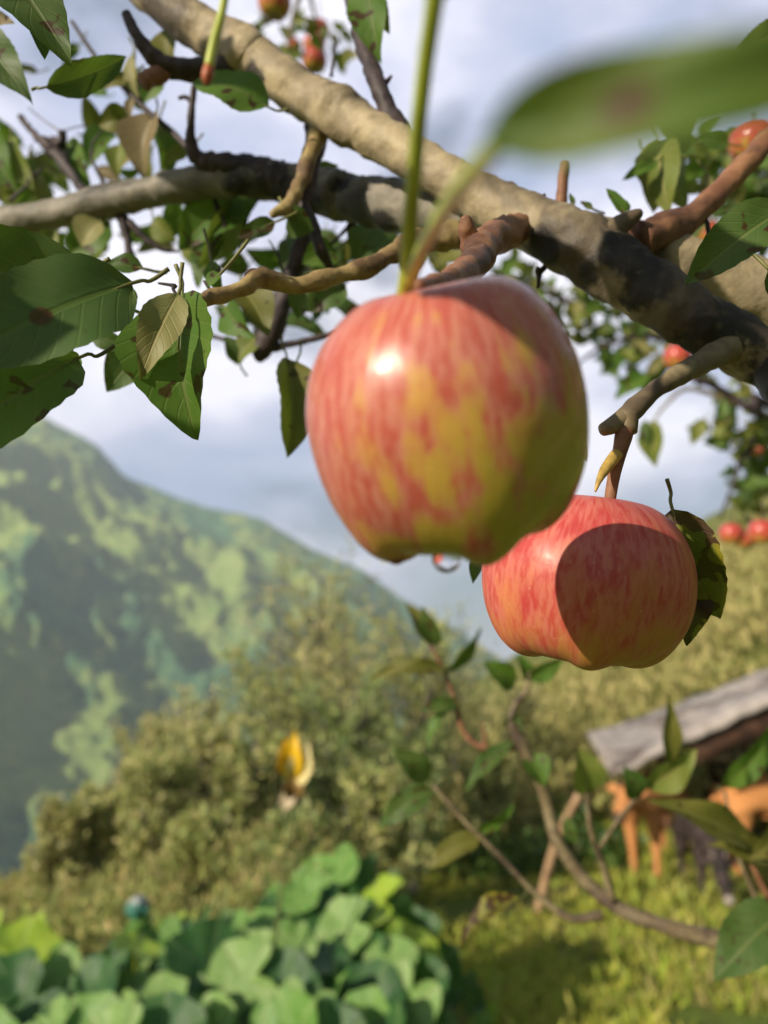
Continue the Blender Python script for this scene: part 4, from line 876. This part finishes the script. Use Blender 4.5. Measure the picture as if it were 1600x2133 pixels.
# leaves: (base px, base py, tip px, tip py, depth base, depth tip, width px, kind, roll, fold, curl)
H = [
 (275, 590, -130, 775, .300, .26, 225, 'spotone', .55, .18, .06),
 (175, 560, -260, 600, .315, .30, 190, 'dark', .2, .3, .05),
 (165, 745, -190, 1020, .315, .27, 185, 'mid', .45, .35, .10),
 (380, 612, 408, 916, .335, .325, 200, 'mid', .5, .6, .10),
 (372, 612, 292, 790, .330, .318, 92, 'pale', .2, .35, .12),
 (95, 182, 264, 118, .42, .44, 70, 'dark', .3, .3, .10),
 (-40, -120, 150, 132, .34, .33, 160, 'dark', -.3, .3, .08),
 (110, -130, 90, 120, .36, .35, 110, 'dark', .4, .3, .05),
 (-70, 60, 66, 215, .45, .43, 95, 'dark', -.3, .3, .08),
 (-20, 20, 30, 50, .45, .43, 40, 'brown', .3, .3, .08),
 (560, 224, 400, 172, .47, .47, 92, 'mid', .9, .1, .10),
 (296, 722, 222, 816, .45, .44, 92, 'dark', .2, .3, .05),
 (185, 690, 285, 728, .42, .42, 46, 'dark', .3, .3, .05),
 (150, 730, 165, 805, .34, .34, 50, 'mid', .6, .4, .05),
 (598, 745, 598, 955, .50, .49, 100, 'olive', -.5, .7, .10),
 (618, 760, 640, 900, .52, .51, 60, 'dark', .5, .4, .10),
 (520, 370, 372, 520, .60, .58, 125, 'mid', .3, .35, .05),
 (500, 420, 410, 560, .60, .58, 80, 'light', -.5, .35, .05),
 (460, 500, 412, 600, .60, .58, 60, 'dark', .9, .35, .05),
 (575, 462, 494, 496, .46, .46, 42, 'dark', .2, .3, .05),
 (600, 445, 655, 480, .47, .47, 70, 'dark', .5, .3, .05),
 (655, 350, 705, 345, .55, .55, 36, 'light', .6, .3, .05),
 (770, -60, 795, 132, .50, .49, 92, 'mid', .45, .35, .10),
 (745, -40, 812, 70, .51, .50, 60, 'light', -.3, .35, .10),
 (1640, 430, 1424, 596, .31, .32, 115, 'dark', .35, .35, .08),
 (1600, 560, 1680, 640, .33, .33, 60, 'dark', .3, .3, .08),
 (1400, 1060, 1500, 1290, .33, .33, 150, 'scab', .35, .3, .10),
 (1440, 1190, 1430, 1345, .335, .33, 80, 'scab', -.3, .3, .10),
 (1000, 1150, 985, 1215, .40, .40, 30, 'dark', .2, .3, .1),
 (1205, 900, 1222, 962, .34, .34, 26, 'brown', .2, .4, .1),
 (1640, 60, 1520, 130, .5, .5, 60, 'light', .3, .4, .1),
 # right cluster over the fork
 (1370, 290, 1395, 450, .60, .58, 95, 'light', .2, .35, .12),
 (1345, 320, 1360, 445, .60, .59, 80, 'pale', -.5, .35, .12),
 (1400, 330, 1430, 440, .62, .60, 70, 'light', .4, .35, .12),
 (1370, 335, 1296, 376, .58, .57, 30, 'mid', .4, .35, .05),
 (1440, 285, 1370, 255, .62, .60, 90, 'light', .4, .35, .05),
 (1235, 436, 1208, 420, .46, .46, 14, 'dark', .4, .3, .05),
 (1305, 447, 1262, 392, .45, .45, 26, 'mid', .4, .3, .05),
 (1310, 440, 1300, 415, .45, .45, 12, 'mid', .4, .3, .05),
 (1195, 430, 1186, 402, .46, .46, 12, 'mid', .4, .3, .05),
 (1445, 300, 1400, 320, .65, .65, 44, 'dark', .4, .3, .05),
 (1520, 300, 1450, 285, .65, .65, 40, 'dark', .4, .3, .05),
 (1460, 390, 1400, 400, .62, .62, 32, 'light', .4, .3, .05),
 (1470, 360, 1480, 440, .62, .62, 34, 'pale', .4, .3, .05),
 # middle left cluster of curled leaves
 (280, 250, 205, 262, .62, .62, 60, 'olive', .3, .5, .2),
 (325, 235, 300, 372, .60, .60, 84, 'brown', .7, .6, .15),
 (335, 250, 342, 380, .62, .62, 60, 'mid', -.5, .5, .1),
 (250, 300, 246, 370, .66, .66, 44, 'light', .5, .5, .1),
 (395, 310, 340, 345, .6, .6, 36, 'light', .5, .4, .1),
 (282, 110, 290, 205, .60, .60, 34, 'pale', .9, .5, .1),
 (270, 160, 216, 184, .60, .60, 30, 'olive', .5, .4, .1),
 (345, 60, 360, 150, .60, .60, 60, 'olive', .5, .4, .1),
 (335, 165, 300, 215, .60, .60, 50, 'mid', .5, .4, .1),
 (275, 205, 270, 250, .60, .60, 22, 'brown', .5, .4, .1),
 (320, 455, 370, 505, .66, .66, 50, 'light', .5, .4, .1),
 # between gold branch and the apple
 (470, 640, 530, 705, .50, .48, 70, 'mid', .4, .45, .1),
 (500, 600, 560, 700, .52, .50, 90, 'olive', -.4, .45, .1),
 (640, 600, 620, 665, .55, .55, 60, 'dark', .3, .4, .1),
 (700, 520, 630, 550, .56, .55, 70, 'mid', .4, .3, .1),
 (780, 470, 740, 545, .58, .57, 80, 'dark', .4, .3, .1),
 (640, 480, 590, 580, .62, .60, 46, 'dark', 1.0, .3, .1),
 (720, 590, 640, 650, .52, .52, 80, 'dark', .4, .3, .1),
 (460, 570, 430, 600, .36, .36, 30, 'mid', .8, .3, .1),
 (440, 545, 462, 612, .42, .42, 40, 'mid', .4, .3, .1),
 (500, 760, 470, 700, .60, .60, 44, 'dark', .4, .3, .1),
 (540, 700, 490, 760, .60, .60, 50, 'light', .7, .3, .1),
 (960, 470, 900, 520, .50, .50, 50, 'dark', .7, .3, .1),
 # far left group
 (-30, 280, 35, 400, .74, .72, 80, 'mid', .3, .4, .1),
 (20, 290, 75, 400, .74, .72, 60, 'light', .5, .4, .1),
 (60, 330, 40, 430, .76, .76, 56, 'mid', -.4, .4, .1),
 (70, 350, 110, 430, .74, .74, 44, 'pale', .5, .4, .1),
 (140, 300, 190, 400, .72, .70, 70, 'mid', .3, .4, .1),
 (185, 400, 225, 420, .70, .70, 30, 'light', .5, .4, .1),
 (235, 395, 300, 380, .66, .66, 40, 'light', .3, .4, .1),
 (230, 460, 140, 540, .66, .66, 80, 'mid', .3, .4, .1),
 (120, 480, 60, 540, .66, .66, 50, 'light', .3, .4, .1),
 (300, 560, 218, 555, .40, .40, 44, 'dark', .6, .4, .1),
 (210, 460, 170, 515, .60, .60, 70, 'pale', .7, .4, .1),
 (270, 640, 250, 590, .36, .36, 40, 'mid', .6, .4, .1),
 (30, 480, 20, 530, .66, .66, 50, 'olive', .3, .4, .1),
 # low branch
 (902, 1345, 846, 1258, .98, .99, 46, 'olive', .5, .5, .08),
 (912, 1345, 880, 1262, .98, .97, 44, 'dark', -.3, .4, .08),
 (930, 1400, 1002, 1308, .975, .96, 30, 'dark', .8, .5, .05),
 (935, 1395, 768, 1416, .975, .97, 34, 'olive', .5, .5, .15),
 (958, 1465, 874, 1478, .97, .96, 34, 'dark', .3, .4, .12),
 (935, 1478, 892, 1560, .97, .96, 26, 'mid', .9, .5, .1),
 (1070, 1432, 1005, 1378, .96, .95, 56, 'mid', .4, .5, .1),
 (1100, 1415, 1175, 1368, .96, .95, 40, 'mid', .4, .4, .1),
 (1098, 1420, 1075, 1362, .96, .97, 34, 'mid', .8, .4, .1),
 (1060, 1520, 1082, 1490, .95, .95, 40, 'dark', .3, .4, .1),
 (1070, 1545, 968, 1652, .95, .94, 40, 'dark', .5, .5, .12),
 (1100, 1570, 1132, 1640, .95, .93, 60, 'mid', -.4, .5, .1),
 (895, 1625, 818, 1558, .96, .95, 58, 'dark', .2, .35, .1),
 (900, 1640, 788, 1724, .96, .95, 58, 'dark', .3, .4, .1),
 (990, 1730, 1072, 1672, .945, .94, 26, 'mid', .8, .5, .1),
 (1000, 1745, 892, 1812, .945, .93, 52, 'olive', .5, .5, .1),
 (1085, 1870, 960, 1962, .93, .92, 46, 'scab', .8, .5, .12),
 (1224, 1650, 1205, 1556, .90, .89, 78, 'light', .45, .5, .08),
 (1345, 1640, 1450, 1560, .88, .87, 64, 'light', .5, .5, .1),
 (1330, 1660, 1300, 1596, .88, .87, 56, 'dark', .3, .3, .1),
 (1395, 1590, 1392, 1450, .87, .86, 40, 'olive', .4, .5, .05),
 (1505, 1640, 1630, 1490, .86, .84, 52, 'mid', .4, .5, .12),
 (1575, 1765, 1350, 1665, .80, .78, 70, 'olive', .5, .45, .08),
 (1640, 1810, 1470, 1760, .80, .79, 60, 'olive', .6, .45, .1),
 (1640, 1720, 1560, 1790, .80, .78, 60, 'olive', -.3, .45, .1),
 (1640, 1890, 1486, 2045, .70, .68, 120, 'dark', .25, .3, .1),
 (1180, 1700, 1200, 1760, .93, .93, 30, 'dark', .3, .3, .1),
 # seen only as shade: leaves of the same tree above and left of the frame
]
def wr(px_w, px_l): return px_w / px_l
leafspecs = []
def spec(b, t, w, kind, roll, fold, curl, seed, pr=None): leafspecs.append(dict(B=b, T=t, w=w, kind=kind, roll=roll, fold=fold, curl=curl, seed=seed, pet=pr))
for i, (bx, by, tx, ty, db, dt, w, kind, roll, fold, curl) in enumerate(H):
    B, T = P(bx, by, db), P(tx, ty, dt); d = (db + dt) / 2
    wid = (w / FPX * d) / max(.3, abs(math.cos(roll))) ** .6
    rr = random.Random(i)
    pp = B - (T - B).normalized() * .012 + Vector((rr.uniform(-.005, .005), rr.uniform(-.002, .005), rr.uniform(0, .008)))
    spec(B, T, wid / (T - B).length, kind, roll, fold, curl, i, (pp, .0008))
# shade casters outside the frame: pixel they shade, depth of that pixel, distance towards the sun, size, direction
def shader(px, py, d, dist, size, ang, w=.6, kind='mid'):
    c = P(px, py, d) + SUN * dist
    a = RT * math.cos(ang) + UP * math.sin(ang); a = (a - SUN * a.dot(SUN)).normalized()
    B, T = c - a * size / 2, c + a * size / 2
    y = (T - B).normalized(); toc = (CAM - c).normalized(); z = (toc - y * toc.dot(y)).normalized(); zs = (SUN - y * SUN.dot(y)).normalized()
    roll = math.atan2(y.dot(z.cross(zs)), z.dot(zs)); q = c - CAM
    dz = q.dot(FW)
    print('shade', px, py, 'screen', (round(800 + q.dot(RT) / dz * FPX), round(1066 - q.dot(UP) / dz * FPX)) if dz > 0 else 'behind', round(dz, 3))
    spec(c - a * size / 2, c + a * size / 2, w, kind, roll, .1, .03, int(px))
SHADE = [
 (1030, 610, .185, .16, .026, .9, .75), (1120, 690, .178, .16, .042, -.75, .26), (1110, 590, .20, .16, .026, -.3, .8),
 (1130, 515, .40, .34, .055, -.55, .30), (1340, 560, .38, .36, .085, 1.7, .5), (1450, 700, .37, .38, .10, -.55, .45), (1600, 770, .35, .38, .09, -.5, .5), (1560, 620, .38, .36, .05, .5, .6),
 (560, 375, .55, .50, .09, .1, .5), (700, 420, .54, .50, .08, -.4, .6), (430, 345, .56, .5, .07, -.1, .4),
 (60, 820, .29, .30, .07, .2, .8), (90, 100, .36, .33, .09, .2, .8), (380, 150, .51, .45, .08, .2, .7),
]
for s in SHADE: shader(*s)
# loose clusters of smaller leaves farther back in the same crown
def cluster(cx, cy, rx, ry, d0, d1, n, ln, kinds, seed, specs):
    rr = random.Random(seed)
    for k in range(n):
        a = rr.random() * 2 * math.pi; q = math.sqrt(rr.random()); px, py = cx + math.cos(a) * q * rx, cy + math.sin(a) * q * ry; d = rr.uniform(d0, d1)
        B = P(px, py, d); v = Vector((rr.uniform(-1, 1), rr.uniform(-1, .6), rr.uniform(-1.1, .5))).normalized(); L = ln * rr.uniform(.6, 1.15)
        specs.append(dict(B=B, T=B + v * L, w=rr.uniform(.42, .62), kind=rr.choice(kinds), roll=rr.uniform(-1, 1), fold=rr.uniform(.2, .6), curl=rr.uniform(.02, .2), seed=k + seed, pet=(B - v * .012 + Vector((0, 0, .008)), .0008)))
G = ['mid', 'dark', 'light', 'olive', 'mid']
cluster(30, 360, 110, 80, .9, 1.2, 12, .065, ['mid', 'light', 'olive', 'pale'], 10, leafspecs)
cluster(130, 510, 180, 35, .8, 1.0, 10, .055, ['mid', 'light', 'dark'], 20, leafspecs)
cluster(720, 520, 110, 50, .8, 1.0, 12, .06, ['dark', 'mid'], 30, leafspecs)
cluster(650, 630, 70, 30, .7, .9, 8, .05, ['dark', 'olive'], 40, leafspecs)
cluster(530, 680, 70, 40, .7, .9, 7, .05, ['mid', 'olive', 'dark'], 50, leafspecs)
cluster(600, 60, 70, 60, 1.6, 2.0, 22, .055, ['light', 'pale', 'olive', 'mid'], 60, leafspecs)
cluster(700, 90, 45, 50, 1.6, 2.0, 12, .055, ['light', 'pale', 'olive', 'mid'], 61, leafspecs)
cluster(430, 480, 60, 60, .7, .8, 5, .05, ['mid', 'light', 'dark'], 70, leafspecs)
cluster(250, 290, 70, 90, .7, .9, 12, .045, ['olive', 'brown', 'light', 'mid', 'pale'], 80, leafspecs)
cluster(60, 390, 100, 50, .9, 1.1, 14, .05, ['light', 'olive', 'pale', 'mid'], 81, leafspecs)
cluster(400, 460, 110, 60, .8, .9, 12, .05, ['olive', 'light', 'mid'], 82, leafspecs)
cluster(620, 560, 120, 60, .8, .95, 14, .05, ['mid', 'dark', 'olive'], 83, leafspecs)
cluster(180, 150, 120, 60, .9, 1.0, 7, .045, ['olive', 'light', 'mid'], 84, leafspecs)
cluster(900, 520, 60, 30, .8, .9, 6, .05, ['mid', 'dark', 'olive'], 85, leafspecs)
def sky_block_leaves(specs):
    # unseen leaves added over and right of the frame to shut out sky light
    rr = random.Random(5); n = 0
    while n < 1500:
        x = rr.uniform(.12, 1.35); u = rr.uniform(-.75, .95); d = rr.uniform(-.55, 1.05)
        if d > 0 and x < .5 * d + .14 and u < .70 * d + .12: continue
        if d <= 0 and x < .16 and u < .2: continue
        if x < .45 and u < .25 and d < .25 : continue
        B = CAM + RT * x + UP * u + FW * d
        v = Vector((rr.uniform(-1, 1), rr.uniform(-1, 1), rr.uniform(-1, .5))).normalized(); L = rr.uniform(.06, .095)
        specs.append(dict(B=B, T=B + v * L, w=.55, kind=rr.choice(['mid', 'dark', 'mid', 'olive']), roll=rr.uniform(-1.5, 1.5), fold=.3, curl=.1, seed=n, pet=None)); n += 1
sky_block_leaves(leafspecs)
def make_leaves(specs, tree, cap=100):
    ms = [ML[k] for k in LK] + [LSPOT, M_pet]
    def vis(s):
        c = (s['B'] + s['T']) / 2 - CAM; dz = c.dot(FW)
        if dz < .05: return 0
        px, py = 800 + c.dot(RT) / dz * FPX, 1066 - c.dot(UP) / dz * FPX
        if not (-150 < px < 1750 and -150 < py < 2280): return 0
        return (s['T'] - s['B']).length / dz
    order = sorted(specs, key=vis, reverse=True); bulk = MB()
    for i, s in enumerate(order):
        mi = len(LK) if s['kind'] == 'spotone' else LK.index(s['kind']); big = vis(s) > .08
        nu, nv = (20, 5) if big else (8, 3)
        if i < cap and vis(s) > 0:
            mb = MB(); leaf_into(mb, s['B'], s['T'], s['w'], s['roll'], s['fold'], s['curl'], nu, nv, 0, .02 if big else 0, s['seed'], s['pet'], 1); mb.build('leaf', [ms[mi], M_pet], tree)
        else: leaf_into(bulk, s['B'], s['T'], s['w'], s['roll'], s['fold'], s['curl'], 7, 3, mi, 0, s['seed'], s['pet'], len(ms) - 1)
    if bulk.v:
        o = bulk.build('foliage', ms, tree); o['kind'] = 'stuff'
make_leaves(leafspecs, near)
# twigs that carry the cluster of fruit high above the limb
br('branch', [(700, -120, 1.7, 18), (640, -40, 1.75, 14), (610, 40, 1.8, 10), (598, 110, 1.8, 8)], M_twig, 8, 5, .1, extra=None)
br('twig', [(640, -40, 1.75, 12), (652, 20, 1.78, 8), (664, 60, 1.8, 6)], M_twig, 6, 5, .1)
mb = MB(); a = P(700, -120, 1.7); tube(mb, [tuple(a) + (.010,), tuple(a + Vector((.3, -.3, .2))) + (.014,), (.8, .6, 2.6, .02), (NB.x + .06, NB.y - .05, 2.25, .03)], 8, 6, .1); mb.build('branch', M_twig, near)

# ================================================================== the second apple tree, behind at the right
FB = Vector((2.6, 2.3, 0)); FB.z = height(FB.x, FB.y)
far = tree_root('second apple tree whose leafy twigs fill the right edge behind the thick limb', FB)
mb = MB(); tube(mb, [(FB.x, FB.y, FB.z - .1, .09), (FB.x - .05, FB.y, .8, .07), (FB.x - .15, FB.y + .05, 1.5, .055), (FB.x - .3, FB.y, 2.3, .03)], 14, 8, .1); mb.build('trunk', M_grey, far)
TX = [(FB.x - .15, FB.y + .03, 1.6, .04)]; TX2 = [(FB.x - .25, FB.y + .02, 2.1, .03)]
br('branch', [(1020, 560, 2.2, 6), (1120, 600, 2.15, 10), (1220, 640, 2.1, 14), (1330, 650, 2.1, 18), (1480, 640, 2.1, 22), (1700, 640, 2.1, 30)], M_dark, 8, 5, .15, far, TX2)
br('branch', [(1200, 760, 2.0, 5), (1260, 720, 2.0, 9), (1340, 700, 2.0, 12), (1450, 720, 2.0, 16), (1700, 760, 2.0, 26)], M_dark, 8, 5, .15, far, TX)
br('branch', [(1440, 790, 1.5, 12), (1480, 800, 1.5, 15), (1530, 830, 1.5, 15), (1580, 860, 1.5, 18), (1700, 900, 1.6, 24)], M_dark, 8, 5, .22, far, TX)
br('branch', [(1360, 880, 1.9, 4), (1390, 840, 1.9, 7), (1440, 810, 1.9, 9), (1560, 850, 1.9, 14), (1700, 900, 1.9, 20)], M_twig, 8, 5, .15, far, TX)
br('branch', [(1500, 1080, 2.0, 5), (1530, 1000, 2.0, 8), (1560, 940, 2.0, 12), (1700, 900, 2.0, 20)], M_dark, 8, 5, .15, far, TX)
br('branch', [(1430, 330, 1.6, 5), (1480, 380, 1.6, 9), (1540, 420, 1.6, 12), (1560, 480, 1.6, 14), (1700, 500, 1.7, 20)], M_dark, 8, 5, .15, far, TX2)
br('branch', [(1560, 460, 1.6, 14), (1556, 400, 1.6, 10), (1562, 350, 1.6, 6)], M_dark, 8, 5, .15, far)
fs_ = []
cluster(1130, 610, 120, 45, 2.0, 2.5, 60, .075, ['light', 'pale', 'mid', 'olive'], 100, fs_)
cluster(1250, 660, 80, 70, 2.0, 2.4, 52, .075, ['mid', 'dark', 'light', 'olive'], 110, fs_)
cluster(1310, 740, 60, 60, 1.9, 2.2, 26, .085, ['mid', 'dark', 'light'], 120, fs_)
cluster(1060, 560, 60, 60, 2.0, 2.4, 16, .075, ['light', 'mid', 'olive'], 130, fs_)
cluster(1370, 690, 50, 60, 1.8, 2.2, 18, .08, ['mid', 'light', 'pale'], 140, fs_)
cluster(1560, 430, 90, 90, 1.4, 1.8, 90, .07, ['dark', 'mid', 'dark', 'olive'], 150, fs_)
cluster(1480, 310, 80, 40, 1.2, 1.6, 22, .065, ['mid', 'dark', 'light'], 160, fs_)
cluster(1540, 880, 80, 60, 1.9, 2.5, 46, .075, ['mid', 'light', 'olive', 'dark'], 170, fs_)
cluster(1560, 980, 50, 50, 1.9, 2.3, 22, .085, ['dark', 'mid', 'light'], 180, fs_)
cluster(1560, 1050, 60, 40, 2.2, 2.6, 16, .075, ['pale', 'light', 'olive'], 190, fs_)
cluster(1500, 810, 100, 25, 1.8, 2.0, 14, .065, ['mid', 'light', 'olive'], 200, fs_)
cluster(1290, 560, 60, 40, 2.2, 2.6, 10, .07, ['light', 'mid'], 210, fs_)
fs_.append(dict(B=P(1362, 875, 1.2), T=P(1366, 972, 1.2), w=.58, kind='light', roll=.4, fold=.5, curl=.1, seed=1, pet=None))
fs_.append(dict(B=P(1345, 875, 1.2), T=P(1350, 940, 1.2), w=.4, kind='dark', roll=.4, fold=.5, curl=.1, seed=2, pet=None))
fs_.append(dict(B=P(1350, 780, 1.2), T=P(1280, 832, 1.2), w=.5, kind='mid', roll=.4, fold=.5, curl=.1, seed=3, pet=None))
make_leaves(fs_, far)

# ================================================================== air
def make_haze():
    mb = MB(); zt = 720; zb = -345; 
    box(mb, (0, 1500, (zt + zb) / 2), 12000, 12600, zt - zb)
    t = NT('haze'); v = t.n('ShaderNodeVolumePrincipled'); v.inputs['Density'].default_value = HAZE; v.inputs['Color'].default_value = (.72, .85, .98, 1); v.inputs['Anisotropy'].default_value = 0
    t.l(v.outputs[0], t.out.inputs['Volume'])
    o = mb.build('haze', t.mat, smooth=False); o['kind'] = 'stuff'; o['label'] = 'thin pale haze between the orchard and the mountain'; o['category'] = 'haze'
HAZE = .00029
make_haze()
